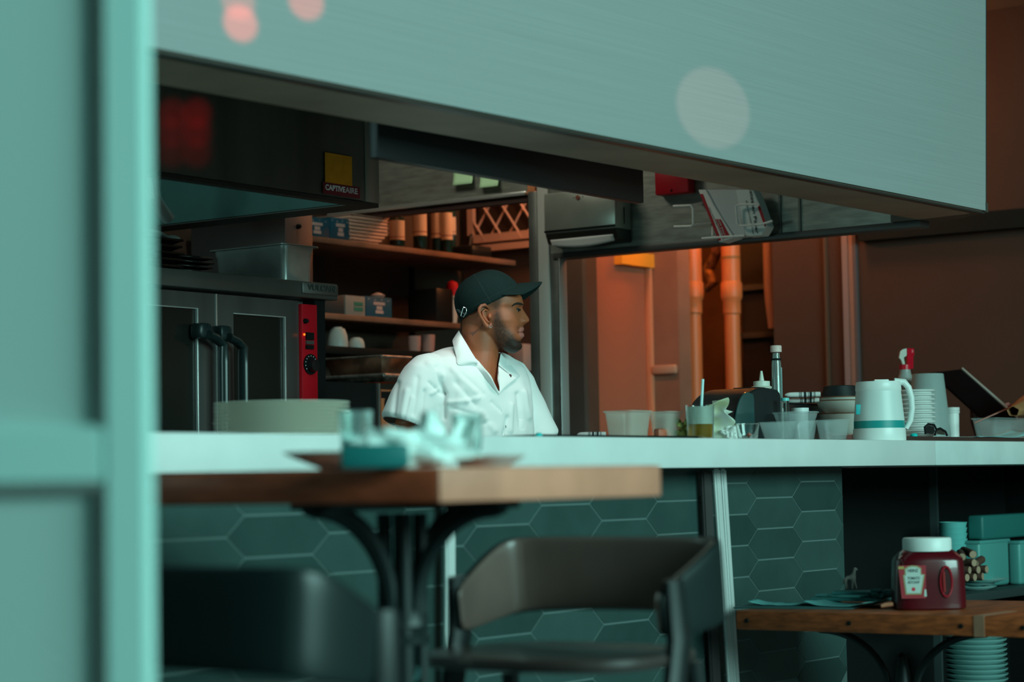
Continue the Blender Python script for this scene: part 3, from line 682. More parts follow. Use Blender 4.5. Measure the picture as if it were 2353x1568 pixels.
def pipe(label, px, wlo, whi, pyc, Xp, band=True):
    c = P(px, pyc, X=Xp); s = mpp(c); r0 = wlo/2*s; r1 = whi/2*s
    t = thing('painted_pipe', label, 'pipe', (Xp, c.y, 0), 'orange painted pipes in the back room')
    zc = c.z
    MB().lathe((Xp, c.y, 0), [(0, 0), (r0, 0), (r0, zc-.03), (0, zc-.03)], 28).build('lower_pipe', pipm, t)
    MB().lathe((Xp, c.y, zc-.03), [(r0, -.06), (r0*1.15, -.055), (r0*1.15, 0), (r1*1.12, .01), (r1*1.15, .02), (r1*1.15, .075), (r1, .085)], 28).build('coupling', pipm, t)
    MB().lathe((Xp, c.y, zc+.05), [(0, 0), (r1, 0), (r1, 2.9-zc), (0, 2.9-zc)], 28).build('upper_pipe', pipm, t)
    if band:
        z = P(px, 596, X=Xp).z; MB().lathe((Xp, c.y, z), [(r1*1.03, 0), (r1*1.03, .012)], 28).build('joint_ring', mat('ring_dark', (.3, .12, .03), .6), t)
pipe('thick orange painted pipe with coupling, beside the salmon pier', 1592, 37, 44, 676, 8.35, False)
pipe('orange painted pipe with coupling and dark joint ring, nearer the dark gap', 1681, 36, 43, 676, 8.35)
c = P(1769, 700, X=8.45); s = mpp(c)
t = thing('painted_pipe', 'slim orange pipe half hidden by the brown wall edge', 'pipe', (8.45, c.y, 1.2), 'orange painted pipes in the back room')
zc = P(1769, 650, X=8.45).z
MB().tube([(8.45, c.y-.01, zc-.20), (8.45, c.y-.004, zc-.08), (8.45, c.y, zc), (8.45, c.y, 2.9)], [9*s, 13*s, 13*s, 11*s], 16).build('pipe_run', mat('pipe_paint_dull', (.40, .2, .13), .6), t)
c = P(1560, 620, X=8.4); t = thing('conduit', 'thin knobbly orange conduit running down left of the thick pipe', 'conduit', (8.4, c.y, 1.7))
zz = P(1560, 695, X=8.4).z
MB().tube([(8.4, c.y, zz+.04*i) for i in range(int((2.94-zz)/.04)+1)], [(.007 if i % 3 else .012) for i in range(int((2.94-zz)/.04)+1)], 10).build('conduit_run', mat('conduit_paint', (.85, .35, .12), .5), t)
pp2 = [o for o in bpy.data.objects if o.name.startswith('painted_pipe') and o.type == 'EMPTY' and 'dark joint' in o['label']][0]
MB().tube([P(1668, 556, X=8.36), P(1650, 570, X=8.42), P(1642, 590, X=8.44), P(1628, 620, X=8.46), P(1640, 650, X=8.44), P(1622, 668, X=8.44)], [.03, .03, .02, .03, .022, .015], 10).build('pipe_wrap', mat('wrap', (.40, .16, .06), .8, noise_amt=.6, noise_scale=30, bump=.6, bump_scale=30), pp2)
# dark gap
ga_, gb_ = P(1704, 700, X=8.7).y, P(1790, 700, X=8.7).y
struct('door_2', MB().box(8.7, 8.74, gb_-.2, ga_, 0, 2.95), mat('gap_dark', (.035, .022, .015), .7))
mb = MB()
for py_ in (660, 770): z = P(1740, py_, X=8.68).z; mb.box(8.66, 8.7, gb_-.2, ga_, z-.012, z+.012)
struct('trim_16', mb, mat('gap_rail', (.09, .07, .055), .6))
# frame on the brown wall
for nm, pa, pb, mt in (('trim_17', 1899, 1903, mat('seam_dark', (.10, .05, .03), .7)), ('trim_18', 1941, 1954, mat('frame_mauve', (.24, .17, .17), .6)), ('trim_19', 1956, 1966, mat('frame_brown', (.26, .14, .11), .6)), ('trim_20', 1967, 1973, mat('frame_dark', (.10, .08, .09), .6))):
    a = P(pa, 750, X=XR-.01).y; b = P(pb, 750, X=XR-.01).y
    struct(nm, MB().box(XR-.02, XR, b, a, 0, 2.3), mt)
zb0 = P(2000, 552, X=XR-.06).z; ya_ = P(1971, 540, X=XR-.06).y
zb1 = P(2330, 480, X=XR-.06).z
struct('trim_21', MB().box(XR-.06, XR-.001, -2, ya_, zb0, zb1), mat('dark_beam', (.012, .014, .013), .8, spec=.1))
# ================= things on the counter
def C(px, Yd, py=1000):
    c = P(px, py, Y=Yd); return Vector((c.x, Yd, ZC)), mpp((c.x, Yd, ZC))
def H(px, py, Yd): return P(px, py, Y=Yd).z-ZC
stripe = mat('napkin_stripe', (.015, .03, .035), .8)
def napkin_roll(label, pl, pr, z, Yd, r, grp):
    a, s = C(pl, Yd); b, _ = C(pr, Yd); R = r
    # runs parallel to the image: along the direction square to the view
    d = (b-a)
    t = thing('napkin_roll', label, 'napkin', (a.x, a.y, z), grp)
    u = Vector((math.sin(TH-.1), -math.cos(TH-.1), 0)); Lg = (pr-pl)*s
    c0 = Vector((a.x, Yd, z+R))
    pts = [c0+u*Lg*f for f in (0, .06, .14, .3, .5, .7, .85, 1)]; rr = [R*.25, R*.75, R*.95, R, R, R*.98, R*1.0, R*.96]
    MB().tube(pts, rr, 16, flat=.82).build('roll', mat('napkin_cloth', (.74, .72, .70), .85, bump=.1), t)
    mb = MB()
    for f0, f1 in ((.40, .415), (.43, .445), (.46, .475), (.53, .60), (.65, .665), (.69, .76), (.81, .825), (.84, .855)):
        mb.tube([c0+u*Lg*f0, c0+u*Lg*f1], R*1.03, 16, flat=.83)
    mb.build('stripes', stripe, t); return t
def plate(name, label, c, r, h=.018, mt=None, cat='plate', grp=None, n=48):
    return tag(MB().lathe(c, [(0, 0), (r*.55, 0), (r*.62, h*.15), (r*.98, h*.85), (r, h), (r*.97, h), (r*.62, h*.4), (0, h*.35)], n).build(name, mt or white), label, cat, grp)
# small plate + napkin at left
c, s = C(1362, 3.42)
plate('small_plate', 'small white plate under the striped napkin beside the clear tub', c, 46*s, .012)
napkin_roll('striped napkin roll on the small plate beside the clear tub', 1326, 1392, ZC+.0125, 3.40, .0095, None)
# frosted containers
frost = mat('frosted_plastic', (.62, .68, .60), .3, alpha=.2)
def tub(name, label, pl, pr, pyt, Yd, dep, mt=frost, flare=.008, cat='tub', grp=None, z0=None, wall=.002):
    a, s = C(pl, Yd); b, _ = C(pr, Yd); z0 = ZC if z0 is None else z0; zt = P((pl+pr)/2, pyt, Y=Yd).z
    x0, x1 = a.x, b.x; bm = bmesh.new()
    def rr(ins, z, r=.015, n=5):
        pts = []
        for cx, cy, a0 in ((x1-ins-r, Yd+dep-ins-r, 0), (x0+ins+r, Yd+dep-ins-r, 90), (x0+ins+r, Yd+ins+r, 180), (x1-ins-r, Yd+ins+r, 270)):
            for i in range(n): an = math.radians(a0+90*i/(n-1)); pts.append(bm.verts.new((cx+r*math.cos(an), cy+r*math.sin(an), z)))
        return pts
    R = [rr(flare, z0), rr(0, zt-.006), rr(-.004, zt-.004), rr(-.004, zt)]
    for A, B in zip(R, R[1:]):
        for i in range(len(A)): bm.faces.new((A[i], A[(i+1) % len(A)], B[(i+1) % len(A)], B[i]))
    bm.faces.new(R[0][::-1]); mb = MB(); mb._add(bm); o = mb.build(name, mt, solid=wall)
    return tag(o, label, cat, grp)
tub('clear_tub', 'empty frosted plastic tub beside the striped napkin', 1452, 1500, 943, 3.15, .09)
tub('clear_tub', 'frosted plastic tub with orange wrappers in it', 1536, 1570, 945, 3.12, .065)
a, s = C(1500, 3.18); b, _ = C(1545, 3.18)
orm = mat('orange_wrapper', (.50, .11, .05), .5, noise_amt=.4, noise_scale=30, bump=.5, bump_scale=20)
for i, (pl, w, h, yy, rz) in enumerate(((1520, .05, .030, 3.145, -.3), (1534, .045, .022, 3.145, .2))):
    c, s = C(pl, yy)
    tag(MB().box(c.x-w*.4, c.x+w*.4, yy-.012, yy+.012, ZC+.003+.0, ZC+.003+h, bev=.006, rz=rz).build('snack_wrapper', orm), 'crumpled orange wrapper in the frosted tub', 'wrapper', 'orange wrappers in the tub')
# dark rubber mat strip along front
a, _ = C(1330, 2.95); b, _ = C(1590, 2.95)
tag(MB().box(2.3+1.9, b.x, 2.93, 3.05, ZC, ZC+.006, bev=.002).build('bar_mat', dark), 'thin black mat along the counter edge in front of the napkin and tubs', 'mat')
# lime blossom garnish
gm = mat('lime_leaf', (.55, .55, .16), .7, noise_amt=.4, noise_scale=60)
c, s = C(1570, 3.12)
mb = MB()
for i in range(14):
    an = i*2.4; r = .006+.018*random.random(); z = .01+.045*random.random()
    p = c+Vector((math.cos(an)*r, math.sin(an)*r, z))
    mb.lathe(p, [(0, -.008), (.010, -.002), (.007, .006), (0, .010)], 8, Matrix.Rotation(random.uniform(-1, 1), 4, 'X') @ Matrix.Rotation(random.uniform(-1, 1), 4, 'Y'))
mb.lathe(c, [(0, 0), (.016, 0), (.012, .03), (0, .04)], 10)
tag(mb.build('garnish', gm), 'yellow-green leafy garnish left of the amber drink', 'garnish')
# drink glass with amber and straw
c, s = C(1609, 3.06); r = 34*s; h = H(1609, 931, 3.06)
t = thing('drink_glass', 'glass of pale drink with amber bottom half and an upright straw', 'glass', c)
MB().lathe(c, [(0, 0), (r*.9, 0), (r, h), (r*.955, h), (r*.86, .006), (0, .006)], 40).build('glass_wall', glassc, t)
MB().lathe(c+Vector((0, 0, .0065)), [(0, 0), (r*.85, 0), (r*.88, h*.38), (0, h*.38)], 32).build('amber_drink', mat('amber', (.50, .25, .03), .1, trans=.5), t)
MB().lathe(c+Vector((0, 0, .0068+h*.38)), [(0, 0), (r*.88, 0), (r*.92, h*.5), (0, h*.5)], 32).build('milky_drink', mat('milky', (.60, .66, .58), .3, trans=.2), t)
MB().cyl(c+Vector((0, 0, .02)), P(1615, 872, Y=3.06), .0038).build('straw', mat('straw', (.55, .8, .8), .4), t)
# crumpled napkin
def crumple(name, label, c, rx, rz, col, seed, parent=None, amp=.5):
    def fn(u, v):
        th_ = u*2*PI; ph = v*PI; d = Vector((math.sin(ph)*math.cos(th_), math.sin(ph)*math.sin(th_), math.cos(ph)))
        k = 1+amp*(noise.noise(d*1.7+Vector((seed, 0, 0))))+amp*.5*noise.noise(d*4+Vector((0, seed, 0)))+amp*.2*abs(noise.noise(d*9))
        return (c.x+d.x*rx*k, c.y+d.y*rx*k, max(c.z+.0005, c.z+rz*.8+d.z*rz*k))
    mb = MB(); mb.grid(fn, 44, 26, closeu=True); return mb.build(name, col, parent, angle=25)
c, s = C(1652, 3.14)
t = thing('crumpled_napkin', 'crumpled white paper napkin with yellow-green stains right of the amber drink', 'napkin', c)
def nap(u, v):
    x = (u-.5)*58*s; zz = v*H(1650, 916, 3.14)
    return (c.x+x+.018*math.sin(v*5)+.004*math.sin(u*13), c.y+.028*math.sin(u*7+v*3)+.01*math.sin(v*17+u*5)-.02*v, ZC+.001+zz*(1-.5*max(0, u-.45)-.25*max(0, .4-u))+.006*math.sin(u*11))
MB().grid(nap, 30, 24).build('sheet', mat('stained_paper', (.66, .70, .66), .8, col2=(.55, .58, .34), noise_scale=18), t, solid=.001, angle=20)
crumple('fold', '', c+Vector((.01, -.03, 0)), .022, .022, paper, 3, t, .6)
# black appliance (rounded)
Yd = 3.22
a, s = C(1684, Yd); b, _ = C(1797, Yd); ztop = P(1720, 889, Y=Yd).z
t = thing('black_appliance', 'rounded black countertop machine behind the crumpled napkin', 'appliance', ((a.x+b.x)/2, Yd+.07, ZC))
def prof(x0, x1, zt, zl, r):
    pts = [(x0, ZC+.002), (x0, ZC+.03)]
    n = 10
    for i in range(n+1):
        an = PI-PI/2*i/n; pts.append((x0+r*1.5+r*1.5*math.cos(an), zt-r+r*math.sin(an)))
    for i in range(n+1):
        an = PI/2-PI/2*i/n; pts.append((x1-.025+.025*math.cos(an), zt-.03-.0+.025*math.sin(an)))
    pts += [(x1, ZC+.002)]
    return pts
bmat = mat('glossy_black', (.006, .010, .011), .55)
pr_ = prof(a.x, b.x, ztop, 0, ztop-ZC-.03)
MB().prism([(x, Yd, z) for x, z in pr_], (0, .17, 0), bev=.004).build('housing', bmat, t)
p2 = [(a.x+(x-a.x)*.40+.006, ZC+(z-ZC)*.90) for x, z in pr_]
MB().prism([(x, Yd-.004, z) for x, z in p2], (0, .004, 0), bev=.001).build('front_lid', mat('lid_black', (.012, .05, .05), .3, coat=.6), t)
MB().box(b.x-.10, b.x-.04, Yd+.03, Yd+.11, ztop-.006, ztop+.003, bev=.003).build('top_tray', dark, t)
# squeeze bottle behind the machine
Yd = 3.45; c, s = C(1753, Yd)
t = thing('squeeze_bottle', 'white conical nozzle squeeze bottle behind the black machine', 'bottle', c)
z1, z2, z3 = H(1753, 890, Yd), H(1753, 877, Yd), H(1753, 853, Yd)
MB().lathe(c, [(0, 0), (20*s, 0), (22*s, .02), (22*s, z1), (0, z1)], 28).build('bottle_body', mat('milky_plastic', (.55, .58, .5), .4), t)
MB().lathe(c+Vector((0, 0, z1)), [(24*s, -.004), (25*s, 0), (19*s, .003), (19*s, z2-z1), (6*s, z2-z1+.002), (2.5*s, z3-z1), (0, z3-z1)], 28).build('nozzle_cap', mat('cap_white', (.70, .72, .64), .45), t)
# tall bottle with pink cap
Yd = 3.30; c, s = C(1788, Yd)
t = thing('tall_bottle', 'tall slim clear bottle with a pinkish cap beside the black machine', 'bottle', c)
h0, h1, h2, h3 = H(1788, 826, Yd), H(1788, 812, Yd), H(1788, 810, Yd), H(1788, 795, Yd)
MB().lathe(c, [(0, 0), (13*s, 0), (13.5*s, .01), (12.5*s, h0*.45), (11*s, h0*.95), (9*s, h0), (8*s, h1), (0, h1)], 32).build('glass_body', mat('aqua_glass', (.62, .82, .80), .06, trans=.85), t)
MB().lathe(c+Vector((0, 0, h2)), [(0, 0), (13*s, 0), (13*s, h3-h2-.002), (12*s, h3-h2), (0, h3-h2)], 28).build('cap', mat('pink_cap', (.72, .50, .46), .5), t)
MB().lathe(c+Vector((0, 0, h0-.004)), [(11.3*s, 0), (11.3*s, .006)], 28).build('neck_ring', dark, t)
MB().box(c.x+.002, c.x+.010, Yd-.0135, Yd-.0125, ZC+.02, ZC+h0*.9).build('highlight_strip', mat('aqua_highlight', (.40, .62, .62), .3), t)  # pale strip paints a glint of light on the bottle
# salt shaker
Yd = 3.18; c, s = C(1806, Yd)
t = thing('salt_shaker', 'small glass shaker with bright blue-green cap beside the tall bottle', 'shaker', c)
z1 = H(1806, 922, Yd)
MB().lathe(c, [(0, 0), (9*s, 0), (9*s, z1), (0, z1)], 20).build('glass', glassc, t)
MB().lathe(c+Vector((0, 0, z1)), [(9.5*s, 0), (9.5*s, 7*s), (0, 8*s)], 20).build('cap', mat('aqua_cap', (.15, .6, .6), .3), t)
# striped napkin rolls on a black tray
Yd = 3.32; a, s = C(1812, Yd); b, _ = C(1900, Yd)
zt = P(1850, 928, Y=Yd).z
t = thing('black_stand', 'low black stand carrying the two striped napkin rolls', 'stand', ((a.x+b.x)/2, Yd+.05, ZC))
MB().box(a.x, b.x-.02, Yd, Yd+.09, ZC, zt, bev=.004).build('stand_block', blackp, t)
MB().box(a.x-.002, b.x-.018, Yd-.002, Yd+.092, zt-.004, zt, bev=.001).build('rim', dark, t)
napkin_roll('striped napkin roll on the black stand, lower one', 1811, 1884, zt+.0005, 3.37, .0098, 'napkin rolls on the black stand')
napkin_roll('striped napkin roll on the black stand, upper one of the pair', 1806, 1887, zt+.0170, 3.36, .0105, 'napkin rolls on the black stand')
# bowls with brown rim + black container on top
Yd = 3.22; bowlm = mat('bowl_cream', (.68, .68, .62), .35, coat=.3); rimm = mat('bowl_rim', (.22, .07, .03), .4)
def rbowl(label, px, wpx, pyt, pyb, zb=None, Yd=3.24):
    c, s = C(px, Yd); r = wpx/2*s; z0 = P(px, pyb, Y=Yd).z; z1 = P(px, pyt, Y=Yd).z; z0 = max(z0, ZC)
    t = thing('rimmed_bowl', label, 'bowl', (c.x, c.y, z0), 'cream bowls with brown rims'); h = z1-z0; cc = Vector((c.x, c.y, z0))
    MB().lathe(cc, [(0, 0), (r*.4, 0), (r*.62, h*.12), (r*.88, h*.5), (r, h), (r*.96, h), (r*.84, h*.5), (r*.55, h*.2), (0, h*.15)], 44).build('bowl_body', bowlm, t)
    MB().lathe(cc+Vector((0, 0, h)), [(r*1.005, -.002), (r*1.01, .0008), (r*.955, .0012), (r*.95, -.001)], 44).build('rim', rimm, t)
    return z1
rbowl('cream bowl with brown rim, lowest of the three beside the jug', 1935, 110, 951, 1000)
rbowl('cream bowl with brown rim, middle one of the three beside the jug', 1933, 112, 921, 953)
rbowl('cream bowl with brown rim, top of the three, holding the black tub', 1936, 104, 913, 938)
c, s = C(1932, 3.24); z0 = P(1932, 914, Y=3.24).z; z1 = P(1932, 887, Y=3.24).z
tag(MB().lathe((c.x, 3.24, z0), [(0, 0), (44*s, 0), (36*s, z1-z0-.002), (34*s, z1-z0), (0, z1-z0)], 40).build('black_tub', bmat), 'glossy black upturned tub on the top cream bowl', 'tub')
# clear bowl, white lid, front clear cups
clearm = mat('cup_plastic', (.62, .72, .72), .15, alpha=.14, coat=.3)
def cup(name, label, px, wpx, pyt, Yd, taper=.72, mt=clearm, cat='cup', grp=None, lip=True, thick=.0012, z0=None):
    c, s = C(px, Yd); r = wpx/2*s; z0 = ZC if z0 is None else z0; h = P(px, pyt, Y=Yd).z-z0; c = Vector((c.x, c.y, z0))
    pf = [(0, 0), (r*taper, 0), (r*.97, h*.93), (r*1.03, h*.95), (r*1.03, h), (r*.97, h), (r*.95, h*.93), (r*taper*.94, .004), (0, .004)]
    return tag(MB().lathe(c, pf, 40).build(name, mt), label, cat, grp)
cup('clear_bowl', 'wide clear plastic bowl behind the clear cups, right of the machine', 1829, 104, 947, 3.14, .55, mat('grey_clear', (.42, .48, .48), .25, alpha=.3), 'bowl')
c, s = C(1840, 3.2)
z0 = P(1840, 947, Y=3.2).z
tag(MB().lathe((c.x, 3.2, ZC), [(0, 0), (18*s, 0), (18*s, z0-ZC), (20*s, z0-ZC), (20*s, z0-ZC+9*s), (0, z0-ZC+9*s)], 32).build('white_tub', mat('pale_lid', (.70, .74, .73), .4)), 'white lidded tub standing behind the wide clear bowl', 'tub')
cup('clear_cup', 'clear plastic cup, leftmost of the row by the black machine', 1790, 92, 970, 3.0, .70, grp='clear cups along the counter edge')
cup('clear_cup', 'clear plastic cup, middle one of the row along the counter edge', 1847, 62, 968, 3.02, .75, grp='clear cups along the counter edge')
cup('clear_cup', 'clear plastic cup right beside the white jug', 1914, 78, 965, 3.0, .78, grp='clear cups along the counter edge')
cup('small_glass', 'small clear glass with red and blue glints below the black machine', 1718, 56, 974, 2.99, .8, glassc, 'glass')
c, s = C(1718, 2.99)
mb = MB().lathe(c+Vector((.008, 0, .012)), [(0, -.008), (.008, 0), (0, .008)], 12); tag(mb.build('red_glint', mat('glint', (.9, .12, .05), .3)), 'red-orange berry in the small clear glass', 'glint')  # coloured bead stands in for a blurred orange light glint
# white jug
Yd = 3.0; c, s = C(2021, Yd)
t = thing('coffee_jug', 'white insulated jug with teal band and side handle', 'jug', c)
z = lambda py: H(2021, py, Yd)
jw = mat('jug_white', (.76, .79, .77), .35)
r0 = 60*s
MB().lathe(c, [(0, 0), (r0, 0), (r0*1.01, .004), (r0*1.0, z(990)), (r0*.985, z(985)), (0, z(985))], 48).build('jug_base', jw, t)
MB().lathe(c, [(r0*.97, z(985)), (r0*.965, z(968))], 48).build('teal_band', mat('teal_band', (.01, .28, .27), .4), t)
MB().lathe(c, [(r0*.965, z(968)), (r0*.86, z(900)), (r0*.82, z(898))], 48).build('jug_body', mat('jug_body_m', (.66, .72, .70), .4), t)
MB().lathe(c, [(r0*.86, z(900)), (r0*.88, z(897)), (r0*.86, z(882)), (r0*.84, z(878)), (0, z(876))], 48).build('lid', jw, t)
u = _r*1.0
hp = [c+u*r0*.62+_z*z(877), c+u*r0*1.0+_z*z(880), c+u*r0*1.16+_z*z(892), c+u*r0*1.26+_z*z(915), c+u*r0*1.28+_z*z(940), c+u*r0*1.20+_z*z(968), c+u*r0*1.02+_z*z(986)]
MB().tube(hp, [.010, .011, .010, .0095, .009, .009, .008], 12).build('handle', jw, t)
MB().box(c.x-.0, c.x+.045, Yd-.009, Yd+.009, ZC+z(878), ZC+z(872), bev=.003, rz=-.95, M=None).build('lid_tab', jw, t)
lt = -_f*r0*.90+ -_r*r0*.55
pl_ = c+_r*(-r0*.80)-_f*(r0*.47)
MB().box(pl_.x-.012, pl_.x+.012, pl_.y-.002, pl_.y+.002, ZC+z(953), ZC+z(930), bev=.001, rz=-.93).build('teal_label', mat('teal_label', (.02, .40, .42), .5), t)
# stack of white bowls behind jug, clear cups, spray bottle
def stack(name, label, px, wpx, pyt, pyb, n, Yd, mt, cat, grp, order=None, z0=None, shape='bowl'):
    c, s = C(px, Yd); r = wpx/2*s; z0 = ZC if z0 is None else z0; zt = P(px, pyt, Y=Yd).z; st = (zt-z0)/n
    first = None
    for i in range(n):
        base = Vector((c.x+random.uniform(-.0015, .0015), c.y, z0+i*st)); h = st*1.0
        if first is None:
            if shape == 'bowl': pf = [(0, 0), (r*.80, 0), (r*.84, h*.45), (r*.98, h*.55), (r, h*.75), (r*.97, h*.92), (r*.84, h*.92), (r*.78, h*.3), (0, h*.3)]
            else: pf = [(0, 0), (r*.6, 0), (r*.66, h*.25), (r*.99, h*.68), (r, h*.92), (r*.96, h*.92), (r*.64, h*.5), (0, h*.45)]
            first = MB().lathe(base, pf, 40).build(name, mt); tag(first, label, cat, grp); off = first.location-base
        else:
            o = first.copy(); COL.objects.link(o); o.location = base+off
stack('white_dish', 'thick white dish in the tall stack behind the jug handle', 2108, 88, 896, 1000, 12, 3.12, white, 'dish', 'stack of white dishes behind the jug')
cs = mat('cup_stack_plastic', (.55, .66, .65), .25, trans=.55, ior=1.2)
c, s = C(2136, 3.26); st = .016
for i in range(3):
    z0 = ZC+i*st; h = P(2136, 860, Y=3.26).z-ZC-2*st
    tag(MB().lathe((c.x, 3.26, z0), [(50*s, 0), (49*s, .006), (36*s, h-.003), (35*s, h), (0, h), (0, h-.001), (34*s, h-.002), (48*s, 0)], 40).build('clear_tub', cs), 'upturned clear plastic tub in the nested stack behind the white dishes', 'tub', 'nested clear tubs behind the dishes')
# spray bottle
Yd = 3.38; c, s = C(2084, Yd)
t = thing('spray_bottle', 'spray bottle with red and white trigger head behind the jug', 'bottle', c)
z = lambda py: H(2084, py, Yd)
clb = mat('spray_body', (.50, .55, .53), .3, trans=.4)
MB().lathe(c, [(0, 0), (26*s, 0), (27*s, z(905)), (20*s, z(880)), (13*s, z(858)), (12*s, z(850)), (0, z(850))], 32).build('bottle_body', clb, t)
MB().lathe(c, [(13*s, z(850)), (13*s, z(839)), (0, z(838))], 28).build('collar', redp, t)
def RZ(px, py): q = P(px, py, Y=Yd); return q
def vp(pts, w, mt, name):
    q = [RZ(*p)-_f*w/2 for p in pts]; MB().prism(q, _f*w, bev=.0015).build(name, mt, t)
vp([(2083, 801), (2099, 801), (2100, 818), (2083, 818)], .022, redp, 'nozzle_block')
vp([(2083, 817), (2098, 817), (2098, 848), (2086, 848), (2084, 835)], .018, redp, 'spray_neck')
vp([(2083, 801), (2083, 818), (2076, 822), (2079, 838), (2073, 838), (2070, 828), (2065, 823), (2068, 808), (2074, 803)], .016, mat('trigger_white', (.60, .62, .56), .4), 'trigger')
c2 = RZ(2094, 808)-_f*.011; MB().lathe(c2, [(0, 0), (.006, 0), (.006, .003), (.003, .003), (.003, .001), (0, .001)], 20, Matrix.Rotation(TH+PI/2, 4, 'Z') @ MY).build('nozzle', redp, t)
# white pot, right
Yd = 3.2; c, s = C(2191, Yd)
t = thing('white_pot', 'small white plastic pot right of the dish stack', 'pot', c); z = lambda py: H(2191, py, Yd)
MB().lathe(c, [(0, 0), (13*s, 0), (14*s, z(950)), (0, z(950))], 28).build('pot_body', jw, t)
MB().lathe(c+_z*z(950), [(15.5*s, 0), (15.5*s, 4*s), (14.5*s, 5*s), (15.5*s, 6*s), (15.5*s, 13*s), (0, 14*s)], 28).build('lid', mat('pot_lid', (.66, .68, .67), .5), t)
c, s = C(2162, 3.3)
for i in range(6): tag(MB().lathe((c.x, 3.3, ZC+.03*i*1.0+.0), [(0, 0), (11*s, 0), (14*s, .026), (14.5*s, .03), (13*s, .0295), (10*s, .004), (0, .004)], 24).build('small_cup', clearm), 'small clear cup in the slim stack left of the white pot', 'cup', 'slim stack of small cups')
# tilted tablet / monitor
Yd = 3.35
p = [P(2140, 856, Y=3.54), P(2209, 848, Y=3.46), P(2336, 961, Y=3.22), P(2250, 972, Y=3.30)]
tabd = (p[2]-p[1]).cross(p[0]-p[1]).normalized()
if tabd.dot(FW) < 0: tabd = -tabd
t = thing('tilted_screen', 'black tilted touchscreen with pale metal edge at the right end of the counter', 'screen', (p[2].x-.06, 3.2, ZC))
p[3] = p[0]+(p[2]-p[1])*.95
MB().prism(p, tabd*.012, bev=.002).build('screen_slab', mat('screen_black', (.003, .003, .004), .6, spec=.1, noise_amt=.3), t)
ed = (p[2]-p[1]); e0 = p[1]+CU*.001
MB().prism([p[1]+CU*.002+CR*.002, p[2]+CU*.002+CR*.002, p[2]+CU*.010+CR*.006, p[1]+CU*.007+CR*.004], tabd*.010, bev=.001).build('metal_edge', mat('edge_alu', (.55, .72, .72), .35, .3), t)
mid = (p[0]+p[2])*.5+tabd*.012
MB().tube([mid+Vector((0, 0, 0)), Vector((mid.x+.05, mid.y+.02, (mid.z+ZC)/2)), Vector((mid.x+.06, mid.y+.0, ZC+.008))], .014, 12).build('arm', blackp, t)
MB().lathe((mid.x+.06, mid.y+.0, ZC), [(0, 0), (.06, 0), (.06, .008), (0, .010)], 32).build('foot', blackp, t)
# dark glasses / tangle
c, s = C(2148, 3.02); t = thing('sunglasses', 'folded dark sunglasses on the counter left of the clear tray', 'glasses', c+_z*.012)
q = lambda px, py: P(px, py, Y=3.02)
mb = MB().tube([q(2127, 998), q(2125, 982), q(2133, 975), q(2146, 977), q(2152, 988), q(2148, 1000)], .004, 8).tube([q(2152, 988), q(2160, 985), q(2172, 992), q(2176, 1001)], .004, 8); mb.build('frame', blackp, t)
MB().prism([q(2128, 996), q(2127, 984), q(2134, 978), q(2145, 980), q(2149, 990), q(2145, 998)], _f*.003, bev=.001).build('lens', mat('lens_dark', (.02, .02, .02), .1), t)
MB().prism([q(2153, 998), q(2153, 988), q(2160, 987), q(2170, 994), q(2172, 1000)], _f*.003, bev=.001).build('lens', mat('lens_dark2', (.06, .05, .04), .1), t)
# black board at right front edge
a, _ = C(2082, 2.93); b, _ = C(2600, 2.93)
tag(MB().box(a.x, b.x, 2.92, 3.00, ZC, ZC+.013, bev=.003).build('cutting_board', mat('dark_board2', (.05, .022, .018), .5)), 'dark brown board lying along the right end of the counter', 'board')
# clear tray with pale blue sheet
o = tub('clear_tray', 'low clear plastic tray on the dark board at the far right', 2290, 2372, 961, 3.03, .09, clearm, .012, 'tray', z0=ZC)
a = P(2227, 995, Y=3.0); b = P(2352, 974, Y=3.0)
def sh(u, v): return (a.x+(b.x-a.x)*u, 2.96+.09*v, ZC+.016+.022*max(0, (u-.55)/.45)**1.5+.006*v*u+.002*math.sin(v*9+u*6))
tag(MB().grid(sh, 16, 8).build('blue_sheet', mat('aqua_sheet', (.32, .62, .64), .5), solid=.001), 'pale blue sheet curling up in front of the clear tray', 'sheet')
c1 = P(2330, 945, Y=3.02); c0 = P(2420, 910, Y=3.05)
t = thing('kraft_bag', 'brown kraft paper bag end cut off by the right frame edge', 'bag', (c1.x, 3.15, ZC+.013))
def kb(u, v): 
    an = u*2*PI; r = .020+.055*v
    ax = (c0-c1); w = ax.normalized(); sd = w.cross(_z).normalized(); up = sd.cross(w)
    return c1-w*.01+ax*v+(sd*math.cos(an)+up*math.sin(an)*.8)*r*(1+.08*math.sin(an*5+v*9))
MB().grid(kb, 28, 12, closeu=True).build('bag_body', mat('kraft', (.30, .13, .05), .8, bump=.4, bump_scale=25), t, solid=.0015)
q = P(2316, 940, Y=3.05)
MB().prism([P(2309, 928, Y=3.08), P(2318, 925, Y=3.08), P(2338, 946, Y=3.08), P(2334, 952, Y=3.08)], _f*.003).build('ribbon', mat('ribbon', (.35, .12, .10), .6), t)
tag(MB().cyl(P(2240, 972, Y=3.06), P(2318, 938, Y=3.10), .0025).build('cocktail_pick', mat('pick', (.45, .20, .16), .6)), 'thin reddish stick leaning from the clear tray to the paper bag', 'stick')
# small aqua things on the edge
for px, Yd, lab in ((1238, 2.94, 'tiny bright teal peg on the counter edge in front of the steel post'), (2100, 2.93, 'tiny bright teal peg on the counter edge beside the jug base')):
    c, s = C(px, Yd); zz = ZC if px < 2000 else ZC+.013
    tag(MB().lathe((c.x, Yd, zz), [(0, 0), (8*s, 0), (9*s, .005), (6*s, .009), (0, .010)], 16).build('teal_peg', mat('teal_peg', (.01, .55, .55), .3)), lab, 'peg')
